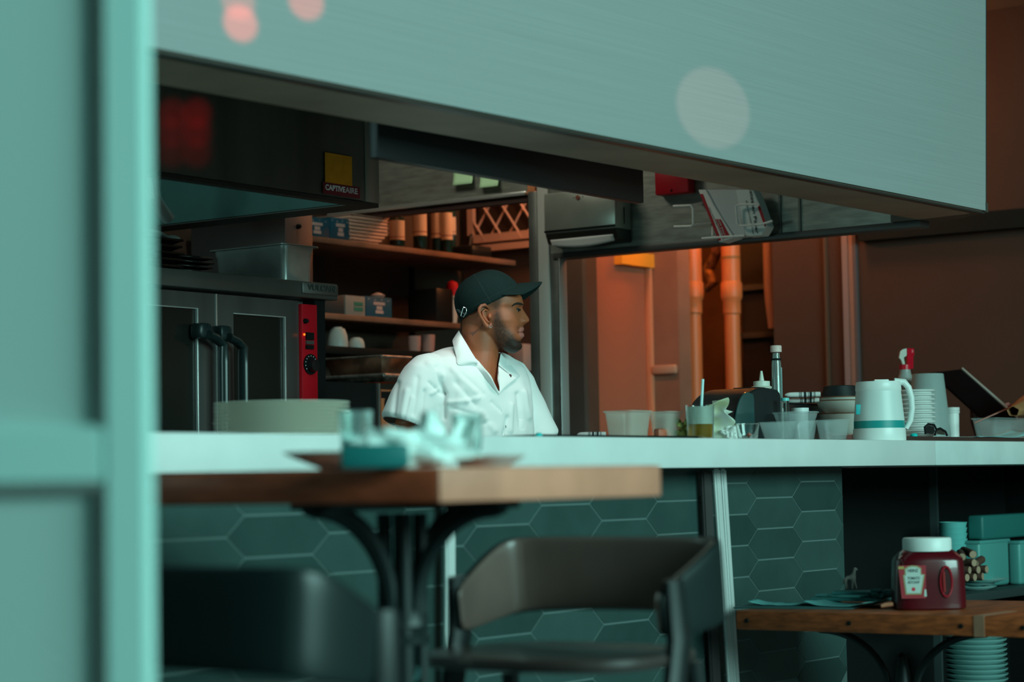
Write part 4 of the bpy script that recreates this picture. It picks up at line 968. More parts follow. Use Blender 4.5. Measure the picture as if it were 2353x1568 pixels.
# plate stack on the counter, left
stack('dinner_plate', 'cream white dinner plate in the tall stack on the left of the counter', 648, 312, 926, 1000, 9, 3.12, mat('plate_cream', (.88, .86, .74), .35, coat=.2), 'plate', 'stack of dinner plates on the counter', shape='plate')
# ================= header-mounted things
XD = XP
def D(px, py, X): return P(px, py, X=X)
Xf = XP-.11
y0, y1 = D(1414, 500, Xf).y, D(1249, 500, Xf).y
zt, zb = D(1300, 440, Xf).z, D(1300, 535, Xf).z
t = thing('towel_dispenser', 'stainless steel paper towel dispenser on the header panel', 'dispenser', (XP-.055, (y0+y1)/2, zb-.03))
MB().box(Xf, XP-.001, y0, y1, zb, zt, bev=.008).build('case', mat('dispenser_steel', (.50, .55, .50), .30, .6, noise_amt=.2, noise_scale=6), t)
MB().prism([(Xf+.002, y0+.004, zb+.002), (Xf+.02, y0+.004, zb-.035), (XP-.001, y0+.004, zb-.045), (XP-.001, y0+.004, zb+.002)], (0, y1-y0-.008, 0), bev=.002).build('chute', mat('chute_steel', (.16, .18, .17), .35, 1), t)
MB().box(Xf-.002, Xf+.004, y0+.002, y1-.002, zb+.006, zb+.014, bev=.002).build('lower_lip', dark, t)
def tw(u, v): return (Xf+.012+.012*v, y0+.02+(y1-y0-.04)*u, zb-.020-.022*v-.012*math.sin(u*PI)*v)
MB().grid(tw, 20, 5).build('paper_towel', mat('towel_paper', (.85, .85, .85), .85), t, solid=.001)
MX = Matrix.Rotation(-PI/2, 4, 'Y')
k = D(1328, 454, Xf)
MB().lathe((Xf, k.y, k.z), [(0, 0), (.009, 0), (.009, .003), (0, .004)], 20, MX).build('lock', mat('lock_brass', (.35, .13, .09), .4, .6), t)
for dx in (-10, 11):
    k = D(1328+dx, 453-dx*.1, Xf); MB().lathe((Xf, k.y, k.z), [(0, 0), (.0035, 0), (.0025, .002), (0, .0025)], 12, MX).build('rivet', steel_b, t)
MB().box(Xf+.055, Xf+.060, y0-.0015, y0+.001, zb+.02, zb+.08).build('slot', dark, t)
# red box at the top
Xr = XP-.05
a = D(1504, 420, Xr); b = D(1582, 447, Xr)
t = thing('red_pull_station', 'red fire pull box on the steel header, half hidden by the soffit', 'alarm', (XP-.025, (a.y+b.y)/2, P(1510, 449, X=Xr).z))
zb_ = P(1510, 449, X=Xr).z
MB().box(Xr, XP-.001, b.y, a.y, zb_, zb_+.12, bev=.006).build('red_case', mat('alarm_red', (.45, .004, .015), .4), t)
MB().lathe((Xr, (a.y+b.y)/2, zb_+.012), [(0, 0), (.005, 0), (.004, .002), (0, .003)], 12, MX).build('screw', dark, t)
# white wire rack with deli paper box
wire = mat('white_wire', (.92, .95, .93), .4)
Xw = XP-.10
t = thing('wire_rack', 'white coated wire rack hooked on the steel header around the paper carton', 'rack', (XP-.05, D(1640, 500, Xw).y, D(1640, 552, Xw).z))
Q = lambda px, py, X=Xw: D(px, py, X)
Xb = XP-.004
mb = MB()
mb.tube([Q(1547, 474), Q(1587, 472), Q(1592, 478), Q(1593, 514), Q(1588, 520), Q(1549, 521)], .0042, 8)
mb.tube([Q(1587, 473), Q(1612, 468, Xb)], .0042, 8); mb.tube([Q(1592, 517), Q(1632, 514, Xb)], .0042, 8)
mb.build('hook_wire', wire, t)
mb = MB()
mb.tube([Q(1745, 470), Q(1700, 470), Q(1691, 474), Q(1694, 512), Q(1700, 519), Q(1752, 515), Q(1775, 508)], .0042, 8)
mb.tube([Q(1752, 515), Q(1768, 510, Xb)], .0038, 8); mb.build('hook_wire', wire, t)
mb = MB(); mb.tube([Q(1613, 548), Q(1660, 545), Q(1710, 542)], .0042, 8); mb.tube([Q(1637, 543), Q(1637, 522, Xb)], .0038, 8); mb.tube([Q(1700, 542), Q(1712, 540, Xb)], .004, 8); mb.build('shelf_wire', wire, t)
# the carton: box lying tilted in the rack
Xc = XP-.085
A1 = Q(1604, 440, Xc); A2 = Q(1652, 557, Xc); A3 = Q(1692, 542, Xc); A3b = Q(1680, 540, Xc)
t = thing('paper_carton', 'torn open white carton with red stripe and printed wording in the wire rack', 'carton', (XP-.05, A1.y-.12, A2.z))
wc = mat('carton_white', (.88, .90, .90), .7); rc = mat('carton_red', (.42, .008, .02), .6)
N = Vector((.075, 0, 0))
MB().prism([Q(1604, 436, Xc), Q(1652, 557, Xc), Q(1686, 546, Xc), Q(1644, 478, Xc), Q(1622, 436, Xc)], N*.9, bev=.002).build('side_flap', wc, t)
MB().prism([Q(1622, 436, Xc+.008), Q(1644, 480, Xc+.008), Q(1690, 546, Xc+.008), Q(1714, 543, Xc+.008), Q(1694, 436, Xc+.008)], N*.6, bev=.002).build('carton_inside', mat('carton_inside', (.62, .66, .70), .8), t)
MB().prism([Q(1690, 436, Xc+.002), Q(1714, 544, Xc+.002), Q(1750, 541, Xc+.002), Q(1762, 520, Xc+.002), Q(1744, 468, Xc+.002), Q(1730, 436, Xc+.002)], N*.7, bev=.002).build('printed_side', mat('carton_pale', (.75, .84, .85), .7), t)
e = -.0012
MB().prism([Q(1608, 446, Xc+e), Q(1651, 554, Xc+e), Q(1657, 552, Xc+e), Q(1615, 446, Xc+e)], (.001, 0, 0)).build('red_stripe', rc, t)
MB().prism([Q(1643, 504, Xc+e), Q(1662, 549, Xc+e), Q(1679, 546, Xc+e), Q(1656, 504, Xc+e)], (.001, 0, 0)).build('red_block', rc, t)
MB().prism([Q(1741, 476, Xc+e), Q(1757, 522, Xc+e), Q(1761, 516, Xc+e), Q(1746, 472, Xc+e)], (.001, 0, 0)).build('red_edge', rc, t)
ink = mat('ink', (.03, .04, .045), .7)
def txt(s, p0, p1, hpx, mt, X, nm='lettering'):
    a = Q(*p0, X); b = Q(*p1, X); dr = (b-a); w = dr.length; R = dr.normalized(); U = R.cross(Vector((1, 0, 0))).normalized()
    N_ = R.cross(U)
    if N_.x > 0: U = -U
    hh = hpx*mpp(a)*1.12
    text_mesh(s, .03, a, R, U, .0003, .0002, fit_w=w, fit_h=hh).build(nm, mt, t)
txt('Delicatessen Paper', (1717, 404), (1737, 538), 9, ink, Xc-.0005)
txt('Papel para Carnes Fr\u00edas', (1713, 462), (1730, 538), 3.6, ink, Xc-.0005)
txt('10 in x 10.75 in (25.4 cm x 27.3 cm)', (1629, 478), (1661, 552), 3, ink, Xc-.0016)
txt('500 Sheets', (1650, 506), (1667, 547), 3.4, whitem, Xc-.0020)
txt('interfolded', (1645, 506), (1662, 547), 2.6, whitem, Xc-.0020)
# ================= bistro tables and stools
tc_ = P(1005, 1074, D=3.2); TZ = tc_.z; TX0, TY0 = tc_.x, tc_.y
iron2 = mat('black_iron', (.010, .018, .018), .45)
def table_base(t, cx, cy, zt, k=1.0):
    MB().box(cx-.22, cx+.22, cy-.03, cy+.03, zt-.014, zt-.001, bev=.002).box(cx-.03, cx+.03, cy-.22, cy+.22, zt-.0135, zt-.0015, bev=.002).build('top_spider', iron2, t)
    for dx, dy in ((1, 0), (-1, 0), (0, 1), (0, -1)):
        pts = []
        for i in range(14):
            a = PI/2*i/13; r = .028+.16*(1-math.sin(a)); z = zt-.016-.17*(1-math.cos(a)); pts.append((cx+dx*r, cy+dy*r, z))
        pts = [(cx+dx*.21, cy+dy*.21, zt-.012)]+pts
        MB().tube(pts, [.010]+[.0135]*14, 10).build('bracket', iron2, t)
    mb = MB()
    for dx, dy in ((1, 1), (1, -1), (-1, 1), (-1, -1)): mb.cyl((cx+dx*.021, cy+dy*.021, .04), (cx+dx*.021, cy+dy*.021, zt-.02), .0125)
    mb.build('column', iron2, t)
    MB().lathe((cx, cy, zt-.22), [(.034, 0), (.043, .015), (.040, .03), (.028, .05), (.022, .09), (.012, .12), (.016, .14), (.0, .16)], 24).build('finial', iron2, t)
    MB().lathe((cx, cy, zt-.235), [(0, 0), (.044, 0), (.046, .01), (.034, .02), (0, .02)], 24).build('collar', iron2, t)
    mb = MB()
    for q in range(8):
        zz = zt-.30-.085*q
        mb.tube([(cx-.014, cy-.020, zz), (cx, cy-.026, zz+.010), (cx+.014, cy-.020, zz+.028)], .004, 6)
    mb.build('twist', mat('teal_iron', (.03, .10, .10), .35), t)
    MB().lathe((cx, cy, 0), [(0, 0), (.24, 0), (.25, .01), (.22, .03), (.06, .06), (.045, .10), (0, .10)], 36).build('foot', iron2, t)
TW, TD = .61, .70
t = thing('bistro_table', 'high square wooden bistro table in the foreground with cast iron base', 'table', (TX0+TW/2, TY0+TD/2, 0))
woodt = mat('table_wood', (.75, .14, .06), .38, noise_amt=.35, noise_scale=6, stretch=(2, 2, 12), coat=.15)
MB().box(TX0, TX0+TW, TY0, TY0+TD, TZ-.052, TZ, bev=.006, seg=3).build('table_top', woodt, t)
MB().box(TX0+.001, TX0+TW-.001, TY0-.003, TY0+.001, TZ-.051, TZ-.001, bev=.001).build('lit_face_strip', mat('lit_face_wood', (.66, .26, .17), .45, noise_amt=.2, noise_scale=10), t)  # added paler strip; the stronger light on this face is in its colour
table_base(t, TX0+TW/2+.018, TY0+TD/2-.025, TZ-.052)
tcx, tcy = TX0+TW/2, TY0+TD/2
# second (lower) table at the right
ra = P(1690, 1403, X=5.0); TZ2 = ra.z
t = thing('butcher_block_table', 'lower brown wooden table at the right with bolt heads along its edge', 'table', (5.3, 2.3, 0))
wood2 = mat('block_wood', (.40, .085, .022), .5, noise_amt=.5, noise_scale=7, stretch=(1, 3, 14))
yv0 = ra.y; yv1 = P(2420, 1408, X=5.0).y
MB().box(5.0, 5.62, yv1, yv0, TZ2-.050, TZ2, bev=.004).build('table_top', wood2, t)
MX = Matrix.Rotation(-PI/2, 4, 'Y')
for px in (1716, 1951, 2208, 2350):
    q = P(px, 1427, X=5.0); MB().lathe((5.0, q.y, TZ2-.026), [(0, 0), (.006, 0), (.0055, .003), (0, .004)], 12, MX).build('bolt_head', dark, t)
MB().box(4.998, 5.2, P(2262, 1430, X=5).y, P(2238, 1430, X=5).y, TZ2-.051, TZ2+.0005).build('pale_block', mat('pale_block', (.45, .22, .14), .45, noise_amt=.3, noise_scale=9), t)
def brackets2(t, cx, cy, zt):
    for dy in (1, -1):
        pts = [(cx, cy+dy*.25, zt-.01)]+[(cx, cy+dy*(.035+.20*(1-math.sin(PI/2*i/12))), zt-.016-.17*(1-math.cos(PI/2*i/12))) for i in range(13)]
        MB().tube(pts, .010, 10).build('bracket', iron2, t)
    MB().lathe((cx, cy, 0), [(0, 0), (.24, 0), (.22, .03), (.06, .06), (.035, .1), (.03, zt-.25), (.05, zt-.24), (.05, zt-.22), (.03, zt-.20), (.02, zt-.12), (.012, zt-.08), (0, zt-.07)], 24).build('column', iron2, t)
cq = P(2072, 1520, X=5.31); brackets2(t, 5.31, cq.y, TZ2-.052)
# stools
def stool(name, label, cx, cy, sgn):
    """backrest at +X*sgn of centre, faces the table"""
    t = thing(name, label, 'chair', (cx, cy, 0), 'wide-backed bar stools at the high table')
    def q(x, y, z): return Vector((cx+sgn*x, cy+sgn*y, z))
    zt, zb = .972, .832
    bk = mat('stool_back_pad', (.16, .105, .09), .36, noise_amt=.25, noise_scale=5, coat=.2); sh = mat('stool_back_shell', (.008, .016, .016), .4)
    path = [(-.115, -.222, .886, .800), (-.06, -.232, .912, .803), (.0, -.240, .942, .810), (.06, -.240, .970, .820), (.095, -.222, .975, .828), (.115, -.15, .975, .832), (.125, 0, .975, .834), (.115, .15, .975, .832), (.095, .222, .975, .828), (.06, .240, .970, .820), (.0, .240, .942, .810), (-.06, .232, .912, .803), (-.115, .222, .886, .800)]
    def band(name, k0, off, thick, mt_):
        bm = bmesh.new(); A = []
        for x, y, a, b in path:
            nx, ny = (-1, 0) if abs(y) < .2 else (0, -math.copysign(1, y)); nx, ny = (-.7, -math.copysign(.7, y)) if .215 < abs(y) < .223 and x > 0 else (nx, ny)
            A.append([bm.verts.new(q(x+nx*off+.012*(1-k/3), y+ny*off, b+k0+(a-b-k0*1.3)*k/3)) for k in range(4)])
        for i in range(len(A)-1):
            for k in range(3): bm.faces.new((A[i][k], A[i+1][k], A[i+1][k+1], A[i][k+1]))
        bmesh.ops.recalc_face_normals(bm, faces=bm.faces[:]); mb = MB(); mb._add(bm); mb.build(name, mt_, t, solid=thick, sub=2)
    band('backrest', 0, 0, .012, sh); band('back_pad', .004, .011, .010, bk)
    st = mat('stool_seat', (.055, .04, .037), .35, coat=.2)
    bm = bmesh.new(); n = 40; rings = []
    for rr, z in ((0.86, .752), (.98, .758), (1.0, .768), (.985, .777), (.9, .780), (.5, .773), (.1, .771)):
        ring = []
        for i in range(n):
            an = 2*PI*i/n; c_, s_ = math.cos(an), math.sin(an); k = (abs(c_)**3.2+abs(s_)**3.2)**(-1/3.2)
            ring.append(bm.verts.new(q(-.10+.20*rr*k*c_, .235*rr*k*s_*(1-.06*c_), z)))
        rings.append(ring)
    for a, b in zip(rings, rings[1:]):
        for i in range(n): bm.faces.new((a[i], a[(i+1) % n], b[(i+1) % n], b[i]))
    bm.faces.new(rings[0][::-1]); bm.faces.new(rings[-1]); bmesh.ops.recalc_face_normals(bm, faces=bm.faces[:]); mb = MB(); mb._add(bm); mb.build('seat', st, t)
    lg = mat('stool_leg', (.012, .016, .016), .35)
    for sy in (1, -1):
        MB().tube([q(-.085, sy*.232, .905), q(-.075, sy*.236, .80), q(-.10, sy*.238, .70), q(-.16, sy*.245, .35), q(-.22, sy*.25, .0)], [.016, .019, .018, .015, .012], 10, flat=1.5).build('leg', lg, t)
        MB().tube([q(.03, sy*.20, .755), q(.06, sy*.215, .5), q(.13, sy*.24, .0)], [.016, .015, .012], 10).build('leg', lg, t)
        MB().tube([q(-.17, sy*.245, .30), q(.085, sy*.225, .30)], .009, 8).build('stretcher', lg, t)
    MB().tube([q(-.18, -.246, .27), q(-.18, .246, .27)], .010, 8).build('footrest', lg, t)
    return t
stool('bar_stool', 'brown wide-backed bar stool right of the high table, seen from its front', 3.33, tcy-.08, 1)
stool('bar_stool', 'dark bar stool at the left seen from behind its backrest, beside the door', 2.27, 2.14, -1)
# ---- on the high table
def T(px, Yd): c = P(px, 1070, Y=Yd); return Vector((c.x, Yd, TZ)), mpp((c.x, Yd, TZ))
# wide dish bowl (left) and plate (right)
c, s = T(800, 2.22); r = 150*s
t = thing('wide_bowl', 'wide pale bowl on the high table under the crumpled wrapping', 'bowl', c)
h = P(800, 1038, Y=2.22).z-TZ
MB().lathe(c, [(0, 0), (r*.42, 0), (r*.46, h*.12), (r*.80, h*.62), (r, h*.95), (r*.99, h), (r*.78, h*.75), (r*.4, h*.25), (0, h*.22)], 56).build('bowl_body', mat('bowl_pale', (.60, .66, .64), .35, coat=.2), t)
c, s = T(1120, 2.10); r = 88*s; c2 = c
h2 = P(1120, 1046, Y=2.1).z-TZ
plate('side_plate', 'pale plate on the high table right of the crumpled wrapping', c, r, h2, mat('plate_pale', (.55, .60, .58), .35))
# crumpled bright plastic wrapping
wrapm = mat('wrap_plastic', (.80, .97, .94), .25, spec=.7, bump=.6, bump_scale=18)
cw, s = T(935, 2.10); cwz = Vector((cw.x, cw.y, TZ+.003))
def wf(u, v):
    th_ = u*2*PI; ph = v*PI; d = Vector((math.sin(ph)*math.cos(th_), math.sin(ph)*math.sin(th_), math.cos(ph)))
    k = 1+.55*noise.noise(d*1.9+Vector((5, 0, 0)))+.3*noise.noise(d*4+Vector((0, 2, 0)))+.12*abs(noise.noise(d*9))
    a = d.x*.082*k; b = d.y*.035*k; z = d.z*.028*k
    w = cwz+_r*a-_f*b; return (w.x, w.y, max(TZ+.001, TZ+.026+z))
t = thing('plastic_wrapping', 'bright aqua-white crumpled plastic wrapping heaped on the high table', 'wrapping', cwz)
MB().grid(wf, 60, 36, closeu=True).build('heap', wrapm, t, angle=30)
def spike(p0, p1, w0, w1, seed, nm='corner'):
    a = P(*p0, Y=2.10); b = P(*p1, Y=2.10)
    def fn(u, v):
        p = a+(b-a)*v; w = (w0+(w1-w0)*v); q = p+_r*(u-.5)*w+_f*(.012*math.sin(u*6+seed)+.008*noise.noise(Vector((u*5, v*5, seed)))); return q+_z*.006*noise.noise(Vector((u*6, seed, v*4)))
    MB().grid(fn, 16, 16).build(nm, wrapm, t, solid=.0008, angle=25)
spike((990, 1050), (985, 945), .075, .020, 2); spike((1050, 1058), (1078, 965), .05, .03, 5)
# glasses tumbled on the table
glt = mat('tumbler', (.75, .92, .90), .08, trans=.9, ior=1.35)
c, s = T(818, 2.30); cc = P(818, 1060, Y=2.30)
z = P(818, 945, Y=2.3).z-TZ
t2 = thing('water_glass', 'clear water glass behind the crumpled wrapping on the high table', 'glass', (cc.x, 2.30, TZ))
rg = 40*s
MB().lathe((cc.x, 2.30, TZ), [(0, 0), (rg*.8, 0), (rg, z), (rg*.95, z), (rg*.76, .005), (0, .005)], 36).build('glass_wall', glt, t2)
MB().lathe((cc.x, 2.30, TZ+.0055), [(0, 0), (rg*.75, 0), (rg*.84, z*.45), (0, z*.45)], 30).build('water', mat('water', (.35, .75, .72), .05, trans=.8), t2)
cc = P(1075, 1060, Y=2.20); z = P(1075, 952, Y=2.2).z-TZ; rg = 36*mpp((cc.x, 2.2, TZ))
t3 = thing('stemless_glass', 'clear glass with a wide rim right of the wrapping on the high table', 'glass', (cc.x, 2.20, TZ))
MB().lathe((cc.x, 2.20, TZ), [(0, 0), (rg*.55, 0), (rg*.9, z*.4), (rg*1.05, z), (rg*1.0, z), (rg*.85, z*.4), (rg*.5, .005), (0, .005)], 36).build('glass_wall', glt, t3)
cc = P(862, 1060, Y=2.06)
tag(MB().box(cc.x-.05, cc.x+.05, 2.03, 2.09, TZ, TZ+.035, bev=.006, rz=-.9).build('dark_sachet', mat('teal_sachet', (.01, .16, .16), .4)), 'dark teal packet tucked left of the bright wrapping on the high table', 'packet')
# ---- on the lower table at the right
def R2(px, py, Xd): return P(px, py, X=Xd)
# ketchup jug
Xk = 5.16; q = R2(2135, 1400, Xk); s = mpp(q); base = Vector((Xk+.05, q.y, TZ2)); base = P(2134, 1395, D=depth(q)+.06); base.z = TZ2
s = mpp(base); w = 82*s
t = thing('ketchup_jug', 'large dark red ketchup jug with white cap and keystone label', 'jug', base)
jz = lambda py: P(2134, py, D=depth(base)).z
u = _r; vdir = _f
hj = jz(1263)-TZ2
bm = bmesh.new(); rings = []; n = 44
for k, zf in ((.93, 0), (1.0, .03), (1.0, .10), (.985, .5), (.96, .80), (.93, .86), (.82, .95), (.68, 1.0), (.66, 1.0)):
    ring = []
    for i in range(n):
        an = 2*PI*i/n; c_, s_ = math.cos(an), math.sin(an); kk = (abs(c_)**4+abs(s_)**4)**(-1/4) if zf < .9 else (abs(c_)**2.4+abs(s_)**2.4)**(-1/2.4)
        ring.append(bm.verts.new(base+u*w*k*kk*c_+vdir*w*.72*k*kk*s_+_z*zf*hj))
    rings.append(ring)
for a, b in zip(rings, rings[1:]):
    for i in range(n): bm.faces.new((a[i], a[(i+1) % n], b[(i+1) % n], b[i]))
bm.faces.new(rings[0][::-1]); bm.faces.new(rings[-1])
bmesh.ops.recalc_face_normals(bm, faces=bm.faces[:])
mb = MB(); mb._add(bm); mb.build('jug_body', mat('ketchup_red', (.085, .002, .006), .25, coat=.4), t)
cz = jz(1256); MB().lathe((base.x, base.y, TZ2+hj-.004), [(0, 0), (w*.68, 0), (w*.68, jz(1238)-TZ2-hj+.002), (w*.65, jz(1238)-TZ2-hj+.006), (0, jz(1238)-TZ2-hj+.006)], 40).build('cap', mat('cap_white2', (.72, .76, .74), .4), t)
fo = base-vdir*(w*.72+.0015)
def J(px, py, off=0): 
    z = jz(py); x = (px-2134)*s; return Vector((fo.x, fo.y, z))+u*x-vdir*off
# grip recess: raised rim + flat inset, its light and shade put into the reds
mb = MB()
hpts = [J(2164+13*math.cos(a)*1.0, 1337+ (32+ (4 if math.sin(a) > 0 else 0))*(-math.sin(a)), .001) for a in [2*PI*i/20 for i in range(21)]]
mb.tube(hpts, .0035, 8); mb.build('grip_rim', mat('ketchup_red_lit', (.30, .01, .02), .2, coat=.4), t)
MB().prism([J(2164+11*math.cos(a), 1337-31*math.sin(a), .0) for a in [2*PI*i/20 for i in range(20)]], -vdir*.002).build('grip_shade', mat('ketchup_shaded', (.035, .002, .003), .3), t)
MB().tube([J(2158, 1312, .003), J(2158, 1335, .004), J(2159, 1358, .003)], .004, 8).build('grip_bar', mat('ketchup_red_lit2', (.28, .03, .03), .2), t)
ll = MB().prism([J(2056, 1297, 0), J(2119, 1297, 0), J(2117, 1372, 0), J(2062, 1372, 0)], -vdir*.001).build('label', mat('label_red', (.30, .006, .015), .5), t)
key = [(2066, 1319), (2070, 1318), (2070, 1304), (2078, 1299), (2087, 1297), (2098, 1298), (2108, 1303), (2108, 1317), (2116, 1318), (2107, 1363), (2071, 1363)]
MB().prism([J(a_, b_, .0012) for a_, b_ in key], -vdir*.0006).build('keystone_edge', mat('gold_edge', (.30, .26, .14), .5), ll)
cxk, cyk = 2090, 1331
MB().prism([J(cxk+(a_-cxk)*.86, cyk+(b_-cyk)*.90, .0019) for a_, b_ in key], -vdir*.0006).build('keystone', mat('keystone_white', (.42, .50, .46), .6), ll)
for s_, p0, wpx, hpx, nm in (('HEINZ', (2077, 1312), 24, 7, 0), ('TOMATO', (2076, 1329), 28, 6.5, 0), ('KETCHUP', (2077, 1338), 26, 6, 0)):
    text_mesh(s_, .02, J(*p0, .0027), u, _z, .0003, .0004, fit_w=wpx*s, fit_h=hpx*s).build('lettering', ink, ll)
MB().lathe(J(2089, 1351, .0027), [(0, 0), (4.5*s, 0), (4*s, .001), (0, .001)], 20, Matrix.Rotation(TH+PI/2, 4, 'Z') @ Matrix.Rotation(PI/2, 4, 'X')).build('tomato_mark', mat('tomato', (.5, .01, .03), .5), ll)
MB().prism([J(2056, 1299, .0011), J(2069, 1299, .0011), J(2069, 1305, .0011), J(2056, 1305, .0011)], -vdir*.0005).build('gold_tab', mat('gold_tab', (.35, .25, .06), .5), ll)
MB().prism([J(2114, 1352, .0011), J(2118, 1352, .0011), J(2119, 1368, .0011), J(2113, 1368, .0011)], -vdir*.0005).build('bottle_mark', mat('keystone_white', (.4, .5, .46), .6), ll)
# papers, folded cloths, toy horse
def flat(name, label, cat, pts, z, th_, mt, Z0=None, grp=None):
    q = [P(px, py, Z=z) for px, py in pts]
    return tag(MB().prism(q, (0, 0, th_), bev=th_*.2).build(name, mt), label, cat, grp)
aq = mat('aqua_paper', (.15, .45, .45), .6)
c = R2(1830, 1395, 5.16)
tag(MB().box(c.x-.07, c.x+.16, c.y-.16, c.y+.16, TZ2, TZ2+.004, rz=.2, bev=.001).build('menu_sheet', mat('menu_dark', (.03, .09, .09), .5)), 'dark laminated menu lying flat on the lower table', 'menu')
def sheetf(cx, cy, L_, W_, z, rot, amp, seed):
    def fn(u, v):
        x = (u-.5)*W_; y = (v-.5)*L_; X_ = x*math.cos(rot)-y*math.sin(rot); Y_ = x*math.sin(rot)+y*math.cos(rot)
        return (cx+X_, cy+Y_, z+amp*(abs(v-.5)*2)**3+amp*.3*abs(noise.noise(Vector((u*3, v*4, seed)))))
    return fn
a = R2(1800, 1385, 5.20)
tag(MB().grid(sheetf(a.x, a.y, .17, .10, TZ2+.0055, .25, .010, 1), 14, 20).build('aqua_leaflet', aq, solid=.001), 'pale aqua leaflet on the left end of the lower table', 'paper')
a = R2(1945, 1385, 5.20)
tag(MB().grid(sheetf(a.x, a.y, .20, .12, TZ2+.006, -.15, .012, 4), 14, 20).build('aqua_leaflet', aq, solid=.001), 'pale aqua leaflet under the teal notebooks on the lower table', 'paper')
a = R2(1960, 1375, 5.30)
tg = mat('teal_notebook', (.05, .22, .22), .5); 
zz = TZ2+.013
for i, (dx, dy, h_, w_, d_, rz, m_, lab) in enumerate(((0, 0, .009, .10, .20, .1, tg, 'lowest teal notebook in the small pile on the lower table'), (.0, .015, .007, .09, .15, -.2, aq, 'pale notebook in the middle of the pile on the lower table'), (0, -.01, .008, .07, .12, .35, tg, 'top teal notebook of the pile, under the toy horse'))):
    tag(MB().box(a.x+dx-w_/2, a.x+dx+w_/2, a.y+dy-d_/2, a.y+dy+d_/2, zz, zz+h_, rz=rz, bev=.002).build('notebook', m_), lab, 'notebook', 'small pile of notebooks'); zz += h_+.0005
tag(crumple('teal_cloth', '', Vector((a.x-.03, a.y-.10, TZ2+.024)), .034, .012, mat('teal_cloth', (.02, .11, .11), .8), 9, None, .5), 'dark teal scrunched cloth on the notebook pile', 'cloth')
tag(MB().tube([R2(2024, 1394, 5.06), R2(2034, 1391, 5.07), R2(2052, 1389, 5.08)], [.004, .006, .005], 8).build('brown_crayon', mat('crayon', (.35, .12, .06), .6)), 'short brown stick on the table edge left of the ketchup jug', 'stick')
# toy horse standing on the pile: one continuous body
hz = P(1955, 1352, X=5.30); so = mpp(hz)
def hp(px, py, off=0): return P(px, py, D=depth(hz)+off)
def skin_obj(name, verts, edges, radii, mt, parent=None, sub=2, loc=None):
    me = bpy.data.meshes.new(name); org = Vector(parent.location) if parent else Vector(loc)
    me.from_pydata([Vector(v)-org for v in verts], edges, []); me.materials.append(mt)
    o = bpy.data.objects.new(name, me); COL.objects.link(o)
    if parent: o.parent = parent
    else: o.location = org
    md = o.modifiers.new('skin', 'SKIN'); md.use_smooth_shade = True
    for i, r in enumerate(radii):
        rr = r if isinstance(r, tuple) else (r, r); me.skin_vertices[0].data[i].radius = rr; me.skin_vertices[0].data[i].use_root = (i == 0)
    s_ = o.modifiers.new('sub', 'SUBSURF'); s_.levels = sub; s_.render_levels = sub
    return o
zleg = zz
hb = [hp(1955, 1329), hp(1947, 1328), hp(1942, 1331), hp(1961, 1327), hp(1963, 1314), hp(1964, 1306), hp(1970, 1311),
      hp(1943, 1340, -.006), hp(1944, 1352, -.006), hp(1945, 1340, .006), hp(1948, 1353, .006), hp(1959, 1339, -.006), hp(1958, 1352, -.006), hp(1964, 1339, .006), hp(1968, 1351, .006), hp(1939, 1333), hp(1938, 1344)]
he = [(0, 1), (1, 2), (0, 3), (3, 4), (4, 5), (5, 6), (2, 7), (7, 8), (2, 9), (9, 10), (3, 11), (11, 12), (3, 13), (13, 14), (2, 15), (15, 16)]
hr = [.0058, .0060, .0058, .0064, .0042, .0046, .0028, .0030, .0026, .0032, .0026, .0032, .0026, .0032, .0026, .0022, .0018]
for i_ in (8, 10, 12, 14): hb[i_].z = zz+.003
ho = skin_obj('toy_horse', hb, he, hr, mat('toy_grey', (.34, .29, .26), .6, noise_amt=.4, noise_scale=80), None, 2, loc=(hz.x, hz.y, zz))
tag(ho, 'tiny greyish toy horse standing on the notebook pile', 'toy')
# recess shelf with white tubs, cups, plates, sticks
Ysh = 3.12
shz = P(2300, 1356, Y=Ysh).z
sx0 = P(2165, 1370, Y=Ysh).x
tag(MB().box(sx0, 8.2, Ysh, 3.49, shz-.03, shz, bev=.002).build('recess_shelf', mat('recess_shelf_m', (.03, .045, .045), .5)), 'dark shelf in the recess under the right end of the counter', 'shelf')
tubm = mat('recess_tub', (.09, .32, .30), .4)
def rtub(label, pl, pr, pyt, pyb, Yd, dep, lidh=.0):
    a = P(pl, 1300, Y=Yd); b = P(pr, 1300, Y=Yd); z1 = P(pl, pyt, Y=Yd).z; z0 = max(shz+.0005, P(pl, pyb, Y=Yd).z)
    t = thing('storage_tub', label, 'tub', ((a.x+b.x)/2, Yd+dep/2, z0))
    MB().box(a.x, b.x, Yd, Yd+dep, z0, z1-lidh, bev=.012, seg=3).build('tub_body', tubm, t)
    MB().box(a.x-.004, b.x+.004, Yd-.004, Yd+dep+.004, z1-.012-lidh, z1-lidh, bev=.003).build('rim', tubm, t); return z1
rtub('pale storage tub on the recess shelf, behind the log bundle', 2252, 2320, 1243, 1352, 3.20, .06)
rtub('pale storage tub at the right frame edge on the recess shelf', 2345, 2440, 1243, 1352, 3.18, .05)
z1 = P(2240, 1241, Y=3.24).z
a = P(2226, 1200, Y=3.24); b = P(2420, 1200, Y=3.24)
tag(MB().box(a.x+.03, b.x, 3.20, 3.26, z1+.0, P(2260, 1184, Y=3.24).z, bev=.01, seg=3).build('long_tray', mat('long_tray_m', (.02, .15, .14), .5)), 'long dull teal tray lying across the two pale storage tubs', 'tray')
c = P(2192, 1300, Y=3.30); s = mpp(c)
zt_ = P(2192, 1200, Y=3.30).z; n = 10; st = (zt_-shz)/(n+2)
cupm = mat('paper_cup_aqua', (.14, .50, .48), .5)
